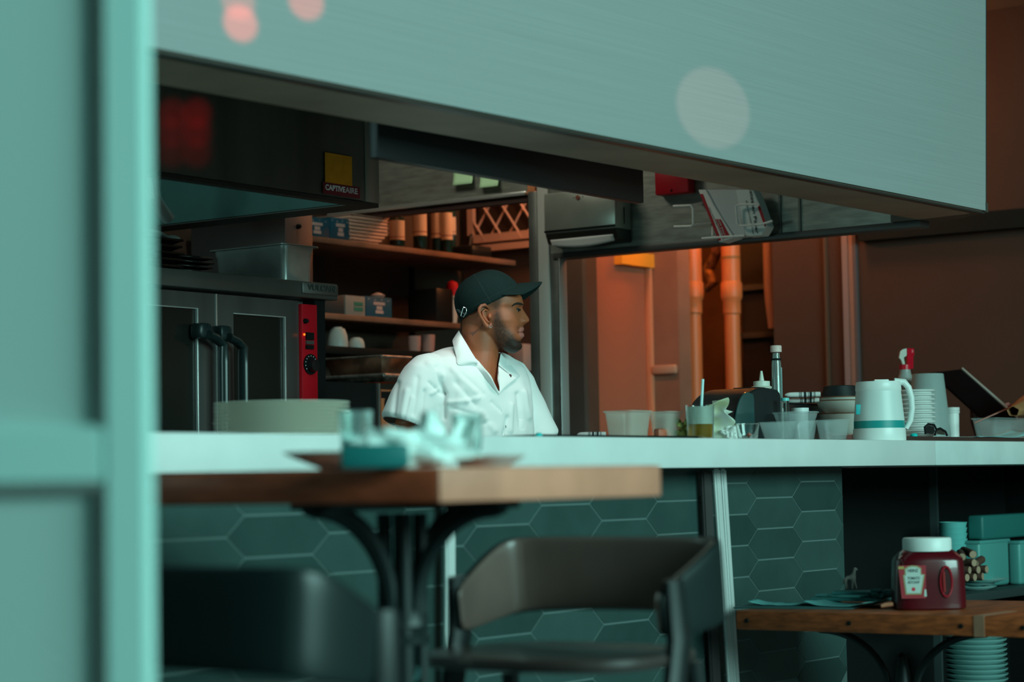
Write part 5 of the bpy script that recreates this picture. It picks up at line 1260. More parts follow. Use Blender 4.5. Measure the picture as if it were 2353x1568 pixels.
for i in range(n):
    r = 33*s; z0 = shz+i*st
    tag(MB().lathe((c.x, 3.30, z0), [(0, 0), (r*.72, 0), (r*.97, st*3-.003), (r, st*3), (r*.93, st*3), (r*.7, .002), (0, .002)], 28).build('paper_cup', cupm), 'pale paper cup in the nested stack behind the ketchup cap', 'cup', 'nested cup stack in the recess')
c = P(2262, 1345, Y=3.14); s = mpp(c)
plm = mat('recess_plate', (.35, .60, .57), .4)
plate('recess_plate', 'white plate on the recess shelf, lower one under the log plate', (P(2240, 1345, Y=3.20).x, 3.20, shz), 50*s, .014, plm, grp='plates in the recess')
pz = P(2262, 1340, Y=3.18).z
tag(MB().lathe((P(2250, 1345, Y=3.22).x, 3.22, shz+.0148), [(0, 0), (34*s, 0), (36*s, pz-shz-.016), (0, pz-shz-.016)], 32).build('plate_riser', mat('riser', (.12, .2, .2), .5)), 'dull round dish between the two recess plates', 'dish')
plate('recess_plate', 'white plate on the recess shelf carrying the bundle of wooden logs', (P(2262, 1340, Y=3.20).x, 3.20, pz), 56*s, .014, plm, grp='plates in the recess')
bark = mat('log_bark', (.10, .045, .03), .8, bump=.5, bump_scale=40); cut = mat('log_cut', (.42, .27, .18), .7)
pz += .0145
k = 0
for (px, py, ang, ln) in ((2222, 1328, .25, .07), (2240, 1329, .1, .075), (2258, 1328, -.1, .07), (2228, 1311, .0, .08), (2248, 1310, .15, .08), (2267, 1309, .05, .08), (2238, 1294, .3, .09), (2258, 1291, -.2, .08), (2228, 1276, .2, .09), (2252, 1270, .5, .10)):
    c = P(px, py, Y=3.13); r = 9.5*mpp(c)
    d = (Vector((math.sin(ang), math.cos(ang), 0)) if k < 7 else Vector((math.cos(ang)*.9, math.sin(ang)*.9+.3, .12))).normalized()
    if k >= 7: c = c-d*ln*.5; c.y = 3.14
    zc_ = max(c.z, pz+r)
    c.z = zc_
    t = thing('wood_log', 'small cut log in the bundle piled on the recess plate', 'log', c, 'small logs piled on the recess plate')
    MB().cyl(c, c+d*ln, r, r*.96, n=14).build('bark', bark, t); MB().cyl(c-d*.0012, c, r*.86, n=14).build('cut_end', cut, t); k += 1
# tall stack of white bowls below the table
yb_ = 3.16
c = P(2242, 1500, Y=yb_); s = mpp(c); zt_ = P(2242, 1462, Y=yb_).z; st = 11.3*s; n = 16
z0 = zt_-n*st
tag(MB().box(sx0-.2, 8.2, 3.0, 3.49, z0-.03, z0-.0005).build('lower_shelf', dark), 'dark lower shelf in the recess below the picture edge', 'shelf')
r = 72*s; first = None
for i in range(n):
    base_ = Vector((c.x+random.uniform(-.002, .002), yb_, z0+i*st))
    if first is None:
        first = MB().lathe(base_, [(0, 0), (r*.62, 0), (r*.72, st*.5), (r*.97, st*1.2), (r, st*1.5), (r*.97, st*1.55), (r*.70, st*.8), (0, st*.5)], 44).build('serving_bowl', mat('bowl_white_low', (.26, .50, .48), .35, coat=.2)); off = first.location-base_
        tag(first, 'white bowl in the tall nested stack below the lower table', 'bowl', 'nested white bowls below the table')
    else:
        o = first.copy(); COL.objects.link(o); o.location = base_+off
# ================= the man
from mathutils.bvhtree import BVHTree
D0 = 6.45
def G(px, py, o=0.0): return P(px, py, D=D0+o)
PX = D0/FPX
def proj(v):
    w = Vector(v)-CAM; d = w.dot(FW); return 1176.5+w.dot(CR)/d*FPX, 784-w.dot(CU)/d*FPX, d
def interp(tab, t):
    if t <= tab[0][0]: return tab[0][1:]
    for a, b in zip(tab, tab[1:]):
        if t <= b[0]:
            f = (t-a[0])/(b[0]-a[0]); f = f*f*(3-2*f)*.35+f*.65
            return tuple(x+(y-x)*f for x, y in zip(a[1:], b[1:]))
    return tab[-1][1:]
def g_(x, c, s): return math.exp(-((x-c)/s)**2)
def loft(bm, rings):
    vs = [[bm.verts.new(p) for p in r] for r in rings]
    for a, b in zip(vs, vs[1:]):
        for i in range(len(a)): bm.faces.new((a[i], a[(i+1) % len(a)], b[(i+1) % len(b)], b[i]))
    bm.faces.new(vs[0][::-1]); bm.faces.new(vs[-1])
def capsule_chain(bm, pts, rs, n=24, flat=None):
    rings = []; up = Vector((0.3, 0.2, .9)).normalized()
    P_ = [pts[0]-(pts[1]-pts[0]).normalized()*rs[0]*.6]+list(pts)+[pts[-1]+(pts[-1]-pts[-2]).normalized()*rs[-1]*.6]
    R_ = [rs[0]*.5]+list(rs)+[rs[-1]*.5]
    for i, p in enumerate(P_):
        t = (P_[min(i+1, len(P_)-1)]-P_[max(i-1, 0)]).normalized(); sd = t.cross(up)
        if sd.length < .05: sd = t.cross(Vector((1, 0, 0)))
        sd.normalize(); u2 = sd.cross(t)
        rings.append([p+sd*R_[i]*math.cos(2*PI*k/n)+u2*R_[i]*math.sin(2*PI*k/n) for k in range(n)])
    loft(bm, rings)
def remesh(bm, vox, smooth=4):
    bmesh.ops.recalc_face_normals(bm, faces=bm.faces[:])
    me = bpy.data.meshes.new('t'); bm.to_mesh(me); bm.free(); o = bpy.data.objects.new('t', me); COL.objects.link(o)
    md = o.modifiers.new('r', 'REMESH'); md.mode = 'VOXEL'; md.voxel_size = vox; md.use_smooth_shade = True
    if smooth:
        s_ = o.modifiers.new('s', 'SMOOTH'); s_.iterations = smooth; s_.factor = .5
    dg = bpy.context.evaluated_depsgraph_get(); out = bpy.data.meshes.new_from_object(o.evaluated_get(dg))
    bpy.data.objects.remove(o); return out
# ---- head rings : py, front px, back px, half width (m)
HT = [(628, 1128, 1116, .004), (631, 1143, 1102, .028), (636, 1160, 1084, .048), (648, 1174, 1070, .062), (665, 1186, 1061, .071), (685, 1200, 1057, .0755), (699, 1201.5, 1056, .076),
      (708, 1197.5, 1057, .0745), (720, 1197, 1059, .073), (735, 1197, 1062, .0705), (745, 1197, 1066, .067), (755, 1197.5, 1075, .0635), (765, 1198, 1090, .060), (778, 1196.5, 1112, .055), (785, 1196, 1122, .0515),
      (795, 1197.5, 1140, .045), (803, 1196, 1154, .037), (809, 1189, 1165, .025), (812, 1183, 1174, .010)]
NOSE = [(698, 0), (704, 1.2), (710, 4.0), (715, 7.5), (721, 11.5), (727, 15.5), (731, 17.8), (735, 18.8), (739, 17.6), (742, 13), (745, 6.5), (748, 2.5), (752, 0)]
rings = []; nA = 112
py = 628.0; levels = []
while py < 812: levels.append(py); py += 1.6
levels.append(812)
for py in levels:
    xf, xb, w = interp(HT, py); cx = xb+(xf-xb)*.52; A = xf-cx; B = cx-xb; nz = interp(NOSE, py)[0]
    ring = []
    for i in range(nA):
        a = 2*PI*i/nA; c, s = math.cos(a), math.sin(a)
        ex = 2.25 if c > 0 else 2.1
        k = (abs(c)**ex+abs(s)**ex)**(-1/ex)
        x = cx+(A if c > 0 else B)*k*c; dd = w*k*s     # dd<0 = towards camera
        if c > 0:
            lat = abs(dd)
            sg = .0085+.0105*max(0, (py-712)/26) if py < 741 else .018
            x += nz*math.exp(-(lat/sg)**2.2)
            # nostril wing
            x += 4.2*g_(py, 737.5, 5)*g_(lat, .0175, .0055)
            # lips
            lw = math.exp(-(lat/.022)**2)
            x += 5.5*g_(py, 760, 17)*math.exp(-(lat/.032)**2)
            x += lw*(1.8*g_(py, 756, 3.6)-3.5*g_(py, 763, 2.0)+4.6*g_(py, 773, 5.0)-1.0*g_(py, 783, 3.0)+2.6*g_(py, 797, 7))
            x += 1.8*g_(py, 699, 5)*math.exp(-(lat/.045)**2)
            # eye socket
            x -= 5.5*g_(py, 711, 6.5)*g_(lat, .032, .014)
            x += 2.2*g_(py, 712, 3.6)*g_(lat, .031, .010)
            # smile fold next to mouth
            x -= 2.6*g_(py, 758+((lat-.03)*300), 10)*g_(lat, .030, .006)
        # cheek, temple, jaw
        q = abs(math.atan2(abs(dd)/PX, (x-cx)))
        dd *= 1+.045*g_(py, 738, 16)*g_(q, .95, .35)-.05*g_(py, 706, 12)*g_(q, .8, .3)+.03*g_(py, 775, 14)*g_(q, 1.0, .5)-.03*g_(py, 700, 18)*g_(q, 1.6, .3)
        ring.append(G(x, py, dd))
    rings.append(ring)
bm = bmesh.new(); loft(bm, rings)
# neck
def nring(py, xb, xf, w, o=0, n=36):
    cx, A = (xb+xf)/2, (xf-xb)/2
    return [G(cx+A*math.cos(2*PI*i/n), py-(.10*A*math.cos(2*PI*i/n) if py < 800 else 0), o+w*math.sin(2*PI*i/n)) for i in range(n)]
loft(bm, [nring(712, 1066, 1150, .045), nring(735, 1061, 1150, .053), nring(760, 1061, 1148, .057), nring(785, 1060, 1147, .058), nring(808, 1056, 1146, .061, .003), nring(830, 1048, 1145, .070, .004), nring(855, 1044, 1144, .080, .0), nring(885, 1044, 1144, .086, -.004), nring(915, 1044, 1144, .090, -.006)])
# torso frame
PSI = math.radians(47)
_fh = Vector((_f.x, _f.y, 0))
TF = (-_fh*math.cos(PSI)+_r*math.sin(PSI)).normalized(); TS = (-_r*math.cos(PSI)-_fh*math.sin(PSI)).normalized()
T0 = G(1083, 900, .04)
def zpy(py): return G(1083, py, .04).z
def tring(py, a, b, n=64, ex=2.4, grow=0, fo=0):
    r = []; z = zpy(py)
    for i in range(n):
        t = 2*PI*i/n; c, s = math.cos(t), math.sin(t); k = (abs(c)**ex+abs(s)**ex)**(-1/ex)
        v = T0+TS*(a+grow)*k*c+TF*((b+grow)*k*s+fo); r.append(Vector((v.x, v.y, z)))
    return r
TT = [(798, .055, .05, -.01), (806, .10, .062, -.012), (815, .14, .075, -.012), (828, .170, .088, -.008), (845, .186, .100, -.002), (870, .190, .112, .004), (905, .186, .122, .010), (950, .182, .126, .012), (1000, .182, .128, .012), (1060, .186, .130, .010), (1130, .19, .132, .005)]
loft(bm, [tring(p_, a, b, fo=f_, grow=-.014) for p_, a, b, f_ in TT])
# arms (skin) with hands resting low behind the counter
def SP(s_, f_, py): v = T0+TS*s_+TF*f_; return Vector((v.x, v.y, zpy(py)))
armN = [SP(.172, 0, 868), SP(.215, -.01, 900), SP(.235, -.02, 980), SP(.245, .0, 1060), SP(.20, .13, 1110), SP(.15, .24, 1125)]
armF = [SP(-.172, 0, 868), SP(-.21, -.005, 900), SP(-.235, -.01, 980), SP(-.245, .02, 1060), SP(-.20, .14, 1105), SP(-.15, .25, 1125)]
for A_ in (armN, armF):
    capsule_chain(bm, A_, [.042, .048, .045, .042, .034, .027])
    d = (A_[-1]-A_[-2]).normalized(); sd = d.cross(_z).normalized(); b0 = A_[-1]+d*.03
    capsule_chain(bm, [A_[-1], b0+d*.02, b0+d*.06], [.026, .034, .033], 20)
    for k, ln in enumerate((.066, .076, .070, .055)):
        f0 = b0+d*.07+sd*(.024-.016*k)
        capsule_chain(bm, [f0, f0+d*ln*.45-_z*.004, f0+d*ln*.75-_z*.014, f0+d*ln-_z*.028], [.0088, .0082, .0076, .0068], 10)
    sg = 1 if A_ is armF else -1
    f0 = b0+sd*sg*.028+d*.005; capsule_chain(bm, [f0, f0+sd*sg*.022+d*.022-_z*.006, f0+sd*sg*.028+d*.05-_z*.014], [.012, .010, .008], 10)
body = remesh(bm, .0024, 3)
base = T0.copy(); base.z = 0.0
man = thing('person', 'man in black cap and white short-sleeved snap shirt behind the counter, head turned right, smiling', 'person', base)
# ear (near side and far side) added to the same mesh
def ear_bm(sign):
    b = bmesh.new()
    o_ = sign*-.0715
    def E(px, py, o): return G(px, py, sign*-1*o*-1 if False else -sign*o)
    out = [(1124, 712), (1121, 705), (1114, 701.5), (1106, 703), (1101.5, 709), (1101, 718), (1104, 727), (1109, 735), (1114, 743), (1119, 750), (1124, 753), (1128, 749), (1128, 743)]
    def add_tube(pts, r, n=10):
        rings = []
        for i, p in enumerate(pts):
            t = (pts[min(i+1, len(pts)-1)]-pts[max(i-1, 0)]).normalized(); sd = t.cross(_fh).normalized(); u2 = sd.cross(t)
            rr = r[i] if isinstance(r, list) else r
            rings.append([p+sd*rr*math.cos(2*PI*k/n)+u2*rr*math.sin(2*PI*k/n) for k in range(n)])
        loft(b, rings)
    hz_ = [.070, .076, .083, .089, .092, .091, .088, .085, .082, .080, .077, .073, .069]
    add_tube([E(x, y, h) for (x, y), h in zip(out, hz_)], [.0035, .0045, .005, .005, .005, .0048, .0046, .0046, .0052, .0060, .0062, .0055, .004])
    anti = [(1120, 714), (1114, 712), (1109, 717), (1110, 726), (1115, 734), (1120, 740), (1123, 741)]
    add_tube([E(x, y, h) for (x, y), h in zip(anti, [.074, .079, .082, .082, .080, .078, .074])], .0035)
    add_tube([E(1126, 722, .070), E(1125, 728, .076), E(1126, 735, .072)], [.004, .0055, .004])
    # bowl
    cs = G(1114, 726, -sign*.074)
    ring = [E(x, y, h-.008) for (x, y), h in zip(out, hz_)]
    cv = b.verts.new(cs); rv = [b.verts.new(p) for p in ring]
    for i in range(len(rv)): b.faces.new((cv, rv[i], rv[(i+1) % len(rv)]))
    bmesh.ops.recalc_face_normals(b, faces=b.faces[:])
    for f in b.faces: f.smooth = True
    return b
bm = bmesh.new(); bm.from_mesh(body)
for sg in (1, -1):
    e = ear_bm(sg); me = bpy.data.meshes.new('t'); e.to_mesh(me); e.free(); bm.from_mesh(me); bpy.data.meshes.remove(me)
bpy.data.meshes.remove(body)
skin_bvh = BVHTree.FromBMesh(bm)
col = bm.verts.layers.float_color.new('skin_tone')
def inpoly(x, y, poly):
    c = False; j = len(poly)-1
    for i in range(len(poly)):
        xi, yi = poly[i]; xj, yj = poly[j]
        if (yi > y) != (yj > y) and x < (xj-xi)*(y-yi)/(yj-yi)+xi: c = not c
        j = i
    return c
beard = [(1135, 716), (1149, 714), (1152, 730), (1158, 745), (1168, 758), (1180, 768), (1190, 784), (1199, 784), (1206, 786), (1208, 815), (1180, 818), (1158, 812), (1143, 800), (1134, 775), (1131, 745)]
must = [(1183, 750), (1197, 746), (1206, 748), (1206, 754), (1196, 756), (1188, 762), (1183, 764)]
hair = [(1050, 745), (1068, 726), (1112, 700), (1152, 676), (1205, 660), (1205, 600), (1040, 600)]
hair2 = [(1112, 703), (1152, 680), (1152, 700), (1149, 716), (1135, 716), (1133, 700), (1112, 712)]
def soft(x, y, poly, r):
    n = 0; k = 0
    for dx, dy in ((0, 0), (r, 0), (-r, 0), (0, r), (0, -r), (r*.7, r*.7), (-r*.7, -r*.7), (r*.7, -r*.7), (-r*.7, r*.7), (r*.4, 0), (-r*.4, 0)): 
        k += 1; n += inpoly(x+dx, y+dy, poly)
    return n/k
for v in bm.verts:
    # remove perspective between near and far side: use head-local coordinates
    w = v.co-CAM; d = w.dot(FW); x = 1176.5+w.dot(CR)/D0*FPX; y = 784-w.dot(CU)/D0*FPX
    if y > 830: v[col] = (0, 0, 0, 1); continue
    nn = .5+.5*noise.noise(v.co*260)
    b = soft(x, y, beard, 6)*(.60+.5*nn); b += .45*soft(x, y, must, 4)
    b += soft(x, y, [(1168, 783), (1210, 783), (1210, 820), (1160, 820)], 5)*.8*soft(x, y, beard, 6)
    b = max(b, soft(x, y, hair, 5)*.8, soft(x, y, hair2, 5)*.75*(.6+.5*nn))
    if 1058 < x < 1100 and 728 < y < 760: b = max(b, .5*g_(y, 730, 14)*g_(x, 1066, 16))
    lips = 0
    if x > 1191 and 752 < y < 783: lips = soft(x, y, [(1190, 762), (1196, 753), (1206, 752), (1212, 758), (1212, 780), (1200, 781), (1195, 774)], 2)*(1-.9*g_(y, 764, 2))
    dark_m = g_(y, 764, 2.2)*(x > 1189)
    b = max(b*(1-lips), dark_m*.9)
    # eye socket shade of pigment
    v[col] = (min(1, b), lips, 0, 1)
org = Vector(man.location)
bmesh.ops.translate(bm, verts=bm.verts[:], vec=-org)
me = bpy.data.meshes.new('body'); bm.to_mesh(me); bm.free()
sk = bpy.data.materials.new('brown_skin'); sk.use_nodes = True; nt = sk.node_tree; b = nt.nodes['Principled BSDF']
at = nt.nodes.new('ShaderNodeAttribute'); at.attribute_name = 'skin_tone'; sp_ = nt.nodes.new('ShaderNodeSeparateColor'); nt.links.new(at.outputs['Color'], sp_.inputs[0])
tc = nt.nodes.new('ShaderNodeTexCoord'); ns = nt.nodes.new('ShaderNodeTexNoise'); ns.inputs['Scale'].default_value = 35; nt.links.new(tc.outputs['Object'], ns.inputs[0])
m0 = nt.nodes.new('ShaderNodeMix'); m0.data_type = 'RGBA'; m0.inputs[6].default_value = (.27, .066, .024, 1); m0.inputs[7].default_value = (.38, .105, .040, 1); nt.links.new(ns.outputs[0], m0.inputs[0])
m1 = nt.nodes.new('ShaderNodeMix'); m1.data_type = 'RGBA'; m1.inputs[7].default_value = (.024, .011, .007, 1); nt.links.new(m0.outputs[2], m1.inputs[6]); nt.links.new(sp_.outputs[0], m1.inputs[0])
m2 = nt.nodes.new('ShaderNodeMix'); m2.data_type = 'RGBA'; m2.inputs[7].default_value = (.36, .12, .10, 1); nt.links.new(m1.outputs[2], m2.inputs[6]); nt.links.new(sp_.outputs[1], m2.inputs[0])
nt.links.new(m2.outputs[2], b.inputs['Base Color']); b.inputs['Roughness'].default_value = .55
b.inputs['Subsurface Weight'].default_value = .12; b.inputs['Subsurface Scale'].default_value = .008; b.inputs['Subsurface Radius'].default_value = (1, .35, .2)
n2 = nt.nodes.new('ShaderNodeTexNoise'); n2.inputs['Scale'].default_value = 420; nt.links.new(tc.outputs['Object'], n2.inputs[0])
bp = nt.nodes.new('ShaderNodeBump'); bp.inputs['Strength'].default_value = .12; bp.inputs['Distance'].default_value = .002; nt.links.new(n2.outputs[0], bp.inputs['Height']); nt.links.new(bp.outputs[0], b.inputs['Normal'])
me.materials.append(sk)
for p_ in me.polygons: p_.use_smooth = True
bo = bpy.data.objects.new('body', me); COL.objects.link(bo); bo.parent = man; bo['_org'] = tuple(org)
def on_surf(bvh, px, py, off=.001):
    d = (P(px, py, D=1)-CAM).normalized(); h = bvh.ray_cast(CAM+d*3, d)
    if h[0] is None: return P(px, py, D=D0)
    return h[0]-d*off
# ---- shirt
bm = bmesh.new()
loft(bm, [tring(p_, a, b, fo=f_, grow=.008 if p_ > 820 else .002) for p_, a, b, f_ in TT[:-1]])
slN = [SP(.165, .0, 850), SP(.190, -.002, 872), SP(.212, -.008, 905), SP(.232, -.014, 945), SP(.245, -.018, 972)]
slF = [SP(-.165, .0, 850), SP(-.186, .005, 880), SP(-.20, .01, 915), SP(-.22, .02, 960), SP(-.245, .03, 1010)]
capsule_chain(bm, slN, [.056, .066, .070, .074, .078], 32)
capsule_chain(bm, slF, [.052, .060, .063, .068, .072], 32)
shm = remesh(bm, .0045, 6)
bm = bmesh.new(); bm.from_mesh(shm); bpy.data.meshes.remove(shm)
bm.normal_update()
creases = [((1040, 850), (1092, 900), 8, .004), ((1048, 880), (1100, 940), 9, -.004), ((1100, 940), (1135, 990), 9, .004), ((915, 880), (905, 960), 7, -.004), ((948, 915), (935, 965), 6, .004), ((975, 900), (968, 965), 7, -.005),
           ((1000, 846), (1021, 905), 7, -.007), ((1021, 905), (1020, 960), 8, -.006), ((985, 838), (1014, 862), 9, .005), ((1030, 925), (1072, 922), 5, .004), ((1072, 922), (1100, 915), 6, .003), ((1033, 935), (1090, 955), 6, -.003),
           ((985, 880), (1012, 905), 5, -.004), ((990, 905), (1006, 897), 4, .004), ((935, 900), (925, 955), 9, .004), ((960, 870), (950, 950), 8, -.003), ((1060, 862), (1110, 905), 9, -.003), ((1095, 850), (1125, 885), 7, .003),
           ((1075, 985), (1120, 970), 8, -.003), ((1165, 960), (1158, 1000), 6, -.005), ((1175, 930), (1172, 990), 6, .004), ((1190, 905), (1198, 980), 7, -.005), ((1205, 900), (1216, 960), 6, .004), ((1060, 895), (1040, 990), 12, .003), ((1130, 925), (1150, 945), 5, -.003)]
def segd(x, y, a, b):
    vx, vy = b[0]-a[0], b[1]-a[1]; t = max(0, min(1, ((x-a[0])*vx+(y-a[1])*vy)/(vx*vx+vy*vy)))
    return math.hypot(x-a[0]-t*vx, y-a[1]-t*vy), t
for v in bm.verts:
    x, y, d = proj(v.co); n = v.normal
    q = v.co*9; k = .0030*noise.noise(Vector((q.x, q.y, q.z*.5)))+.0022*noise.noise(v.co*24)
    if n.dot(FW) < .1:
        for a, b_, w, am in creases:
            dd, t = segd(x, y, a, b_)
            if dd < w*3: k += 1.2*am*math.exp(-(dd/(w*.75))**2)
    v.co += n*k
shirt_bvh = BVHTree.FromBMesh(bm)
vopen = [(1052, 790), (1066, 778), (1086, 811), (1101, 834), (1126, 862), (1147, 905), (1149.5, 905), (1143, 870), (1145, 840), (1152, 812), (1160, 780), (1150, 770), (1050, 770)]
dl = []
hemA = (slN[-1]-slN[-2]).normalized(); hemB = (slF[-1]-slF[-2]).normalized()
for f in bm.faces:
    c = f.calc_center_median(); x, y, d = proj(c)
    if (c-slN[-1]).dot(hemA) > .010 and (c-slN[-1]).length < .14: dl.append(f); continue
    if (c-slF[-1]).dot(hemB) > .010 and (c-slF[-1]).length < .14 and (c-T0).dot(TS) < -.14: dl.append(f); continue
    if inpoly(x, y, vopen) and f.normal.dot(FW) < .15: dl.append(f); continue
    if y < 803 and 1045 < x < 1150: dl.append(f)
bmesh.ops.delete(bm, geom=dl, context='FACES')
for it in range(10):
    nw = {}
    for v in bm.verts:
        if v.is_boundary:
            nb = [e.other_vert(v).co for e in v.link_edges if e.is_boundary]
            if len(nb) == 2: nw[v] = v.co*.4+(nb[0]+nb[1])*.3
    for v, c in nw.items(): v.co = c
bmesh.ops.translate(bm, verts=bm.verts[:], vec=-org)
me = bpy.data.meshes.new('shirt'); bm.to_mesh(me); bm.free()
clo = mat('white_shirt_cotton', (.80, .82, .81), .8, sheen=.2, bump=.08, bump_scale=500)
me.materials.append(clo)
for p_ in me.polygons: p_.use_smooth = True
so_ = bpy.data.objects.new('shirt', me); COL.objects.link(so_); so_.parent = man; so_['_org'] = tuple(org)
md = so_.modifiers.new('solid', 'SOLIDIFY'); md.thickness = .0018; md.offset = 1
def S(px, py, off=.003): return on_surf(shirt_bvh, px, py, off)
# collar, near leaf with stand round the back
def quad_grid(name, top, bot, nu=24, nv=10, bulge=.004, mt=clo, parent=None, solid=.0022, curl=0):
    def ev(L, u):
        k = u*(len(L)-1); i = min(int(k), len(L)-2); f = k-i
        p0 = L[max(i-1, 0)]; p1 = L[i]; p2 = L[i+1]; p3 = L[min(i+2, len(L)-1)]
        return .5*((2*p1)+(-p0+p2)*f+(2*p0-5*p1+4*p2-p3)*f*f+(-p0+3*p1-3*p2+p3)*f*f*f)
    def fn(u, v):
        a = ev(top, u); b = ev(bot, u); p = a+(b-a)*v; return p-_fh*bulge*math.sin(v*PI)
    return MB().grid(fn, nu, nv).build(name, mt, parent, solid=solid, sub=1, angle=60)
quad_grid('collar', [G(1120, 782, .085), G(1086, 768, .070), G(1060, 761, .030), G(1055, 761, -.015), G(1062, 773, -.052), G(1073, 791, -.068), G(1085, 811, -.078), G(1099, 834, -.092)],
          [G(1128, 800, .105), G(1080, 792, .095), G(1048, 784, .055), G(1040, 783, -.012), G(1043, 800, -.070), G(1048, 820, -.095), S(1054, 840, .004), S(1097, 836, .003)], 40, 10, .006, clo, man)
# front edge (near side) down to the first snap, far lapel and far collar leaf
quad_grid('front_edge', [S(1096, 834, .003), G(1110, 846, -.098), G(1128, 868, -.112), S(1148, 906, .003)], [S(1090, 842, .002), S(1106, 858, .002), S(1124, 880, .002), S(1146, 909, .002)], 20, 6, .002, clo, man)
quad_grid('collar', [G(1151, 811, .0), S(1163, 826, .004), S(1178, 844, .004), S(1195, 864, .006)], [G(1145, 840, -.03), S(1158, 850, .008), S(1171, 860, .010), S(1187, 868, .010)], 20, 8, .003, mat('collar_teal_lit', (.70, .76, .75), .8), man)  # far leaf: the teal light on it is mixed into the cotton colour
quad_grid('lapel', [G(1145, 842, -.035), S(1157, 851, .012), S(1171, 860, .014), S(1188, 868, .012)], [S(1148, 905, .004), S(1150, 903, .006), S(1156, 895, .008), S(1170, 882, .010)], 20, 12, .004, clo, man)
# placket, pocket, snaps, sleeve hem
quad_grid('placket', [S(1147+i*1.6, 905+i*12, .0022) for i in range(10)], [S(1152+i*1.6, 903+i*12, .0022) for i in range(10)], 40, 4, .0004, clo, man, solid=.0012)
quad_grid('pocket', [S(1187+i*4.5, 961+i*1.0, .0025) for i in range(5)], [S(1186+i*4.6, 1004+i*1.0, .0025) for i in range(5)], 12, 12, .0015, clo, man, solid=.0012)
MYm = (Matrix.Rotation(TH+PI/2, 4, 'Z') @ Matrix.Rotation(PI/2, 4, 'X'))
c = S(1160, 981, .004); MB().lathe(c, [(.0028, 0), (.0042, .0), (.0042, .0012), (.0028, .0012), (.0028, 0)], 20, MYm).build('snap', mat('snap_metal', (.08, .09, .09), .3, .8), man)
c = G(1172, 864, 0); c = S(1172, 864, .017); MB().lathe(c, [(0, 0), (.0050, 0), (.0050, .001), (.003, .0015), (0, .001)], 20, MYm).build('snap', mat('snap_dark', (.14, .05, .06), .4, .5), man)
# ---- cap
capm = mat('black_cap_cotton', (.006, .017, .0155), .9, spec=.15, bump=.12, bump_scale=420, noise_amt=.25, noise_scale=240)
e1 = (G(1199, 667)-G(1060, 737)).normalized(); Cc = (G(1199, 667)+G(1060, 737))*.5
nrm = e1.cross(_fh).normalized()
if nrm.z < 0: nrm = -nrm
lat = _fh
Ac = (G(1199, 667)-G(1060, 737)).length/2
def dome(u, v, g=0):
    a = u*2*PI; ph = v*PI/2
    ce = math.cos(ph)**.80; se = math.sin(ph)**.92
    A = Ac*(1.0+.03*math.sin(ph*2)) if math.cos(a) < 0 else Ac*(1-.03*math.sin(ph*2))
    p = Cc+e1*(A+g)*math.cos(a)*ce+lat*(.0845+g)*math.sin(a)*ce+nrm*(.1035+g)*se-e1*.006*se
    return p
cap = MB().grid(lambda u, v: dome(u, v), 72, 30, closeu=True).build('cap_crown', capm, man, solid=.002)
def brim(u, v):
    u_ = u*2-1
    x0 = 1191-40*abs(u_)**1.7; x1 = 1246-(44 if u_ < 0 else 42)*abs(u_)**2.8
    y0 = 652+27*abs(u_)**1.7; 
    dr = 29 if u_ < 0 else 42
    y1 = 648.5+dr*abs(u_)**2.0
    y = y0+(y1-y0)*v; x = x0+(x1-x0)*v
    return G(x, y, u_*(.084-.008*v))
MB().grid(brim, 40, 14).build('brim', capm, man, solid=.0035, sub=1, angle=80)
mb = MB()
for a_ in (.25, .44, .56, .75, .06, .94):
    mb.tube([dome(a_, v/20, .0006) for v in range(0, 20)], .0008, 6)
mb.tube([dome(u/60, .09, .0006) for u in range(61)], .0006, 6)
mb.build('seam', mat('cap_seam', (.008, .02, .018), .9), cap)
MB().lathe(dome(0, 1)-_z*.001, [(0, 0), (.006, 0), (.005, .003), (0, .004)], 16).build('top_button', capm, cap)
b1 = G(1058, 724, -.062); b2 = G(1069, 712, -.070)
MB().tube([G(1052, 712, -.040), G(1060, 719, -.066), G(1072, 722, -.074)], .0055, 8, flat=.3).build('strap', mat('strap', (.01, .02, .02), .6), cap)
MB().tube([G(1065, 706, -.076), G(1072, 709, -.078), G(1072, 716, -.080), G(1065, 729, -.076), G(1059, 726, -.071), G(1065, 706, -.076)], .0007, 6).build('buckle', steel_b, cap)
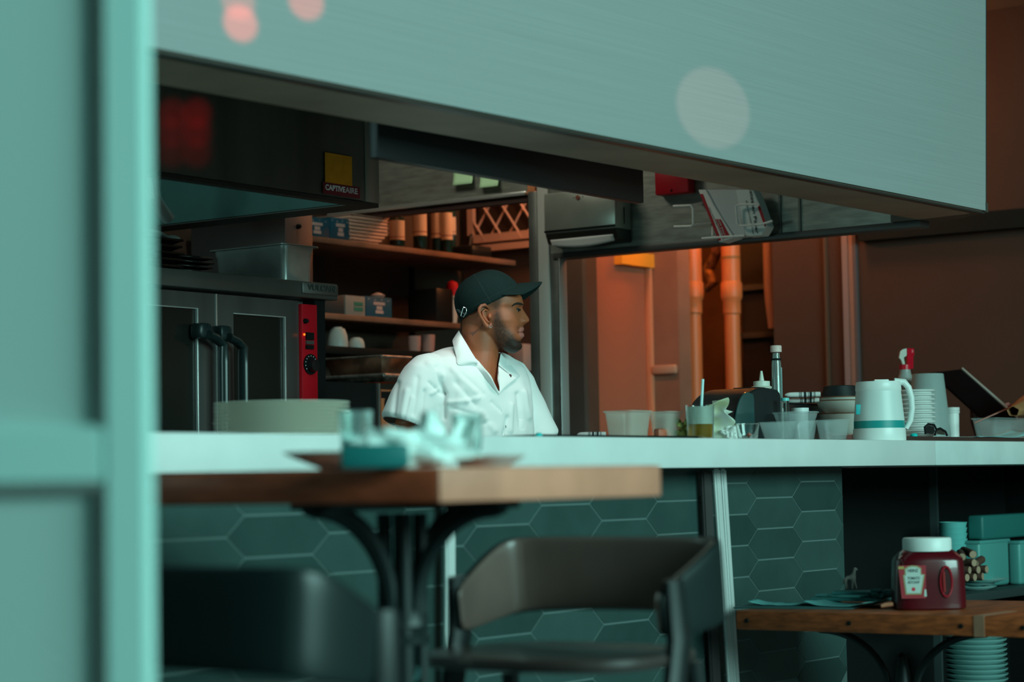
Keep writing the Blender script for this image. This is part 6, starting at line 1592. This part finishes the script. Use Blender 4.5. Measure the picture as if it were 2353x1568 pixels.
# ---- face details
eo = -.030
for sg in (1, -1):
    ec = G(1184.8, 712.5, (eo+.0035)*sg)
    w_ = mat('eye_white', (.13, .09, .08), .35)
    MB().lathe(ec-_z*.0105, [(.0105*math.sin(PI*i/12), .0105-.0105*math.cos(PI*i/12)) for i in range(13)], 20).build('eye', w_, man)
    ir = ec+(_r*.85-_fh*.45*sg).normalized()*.0085
    MB().lathe(ir-_z*.0045, [(.0045*math.sin(PI*i/8), .0045-.0045*math.cos(PI*i/8)) for i in range(9)], 14).build('iris', mat('iris', (.006, .004, .003), .6, spec=.2), man)
    lidm = mat('eyelid', (.16, .055, .025), .5)
    MB().tube([G(1176, 713.5, (eo-.013)*sg), G(1181, 711, (eo-.0115)*sg), G(1187, 710.2, (eo-.0075)*sg), G(1193, 711, (eo+.001)*sg), G(1196, 712.5, (eo+.008)*sg)], .0022, 8).build('eyelid', mat('lash', (.02, .01, .008), .6), man)
    MB().tube([G(1177, 715.5, (eo-.012)*sg), G(1183, 717.5, (eo-.009)*sg), G(1190, 717.5, (eo-.003)*sg), G(1195, 715.5, (eo+.005)*sg)], .0018, 8).build('eyelid', lidm, man)
    br = [on_surf(skin_bvh, x, y, .0008) for x, y in ((1176, 704), (1182, 699.5), (1189, 697.5), (1196, 698.5), (1201, 700))] if sg > 0 else [G(1201, 700, .012), G(1199, 698, .022), G(1194, 698, .034)]
    MB().tube(br, [.0015, .0030, .0036, .0034, .0024][:len(br)], 8).build('eyebrow', mat('brow_hair', (.015, .008, .006), .8), man)
MB().tube([G(1127+3.6*math.sin(a_), 749-4.4*math.cos(a_), -.083+.002*math.sin(a_)) for a_ in [2*PI*i/20 for i in range(19)]], .0011, 8).build('earring', mat('silver', (.8, .8, .78), .15, .9), man)
tp = [(1080, 768), (1083, 763), (1085, 770), (1087, 762), (1086, 774), (1090, 761), (1090, 769), (1094, 759), (1093, 765), (1097, 757), (1099, 761), (1102, 753), (1104, 756), (1106, 748), (1109, 751), (1108, 744)]
tpp = []
for a_, b_ in zip(tp, tp[1:]):
    for k in range(4): tpp.append(on_surf(skin_bvh, a_[0]+(b_[0]-a_[0])*k/4, a_[1]+(b_[1]-a_[1])*k/4, .0001))
MB().tube(tpp, .0006, 5).build('tattoo', mat('tattoo_ink', (.09, .05, .05), .7), man)
for o in list(bpy.data.objects):
    if '_org' in o: del o['_org']
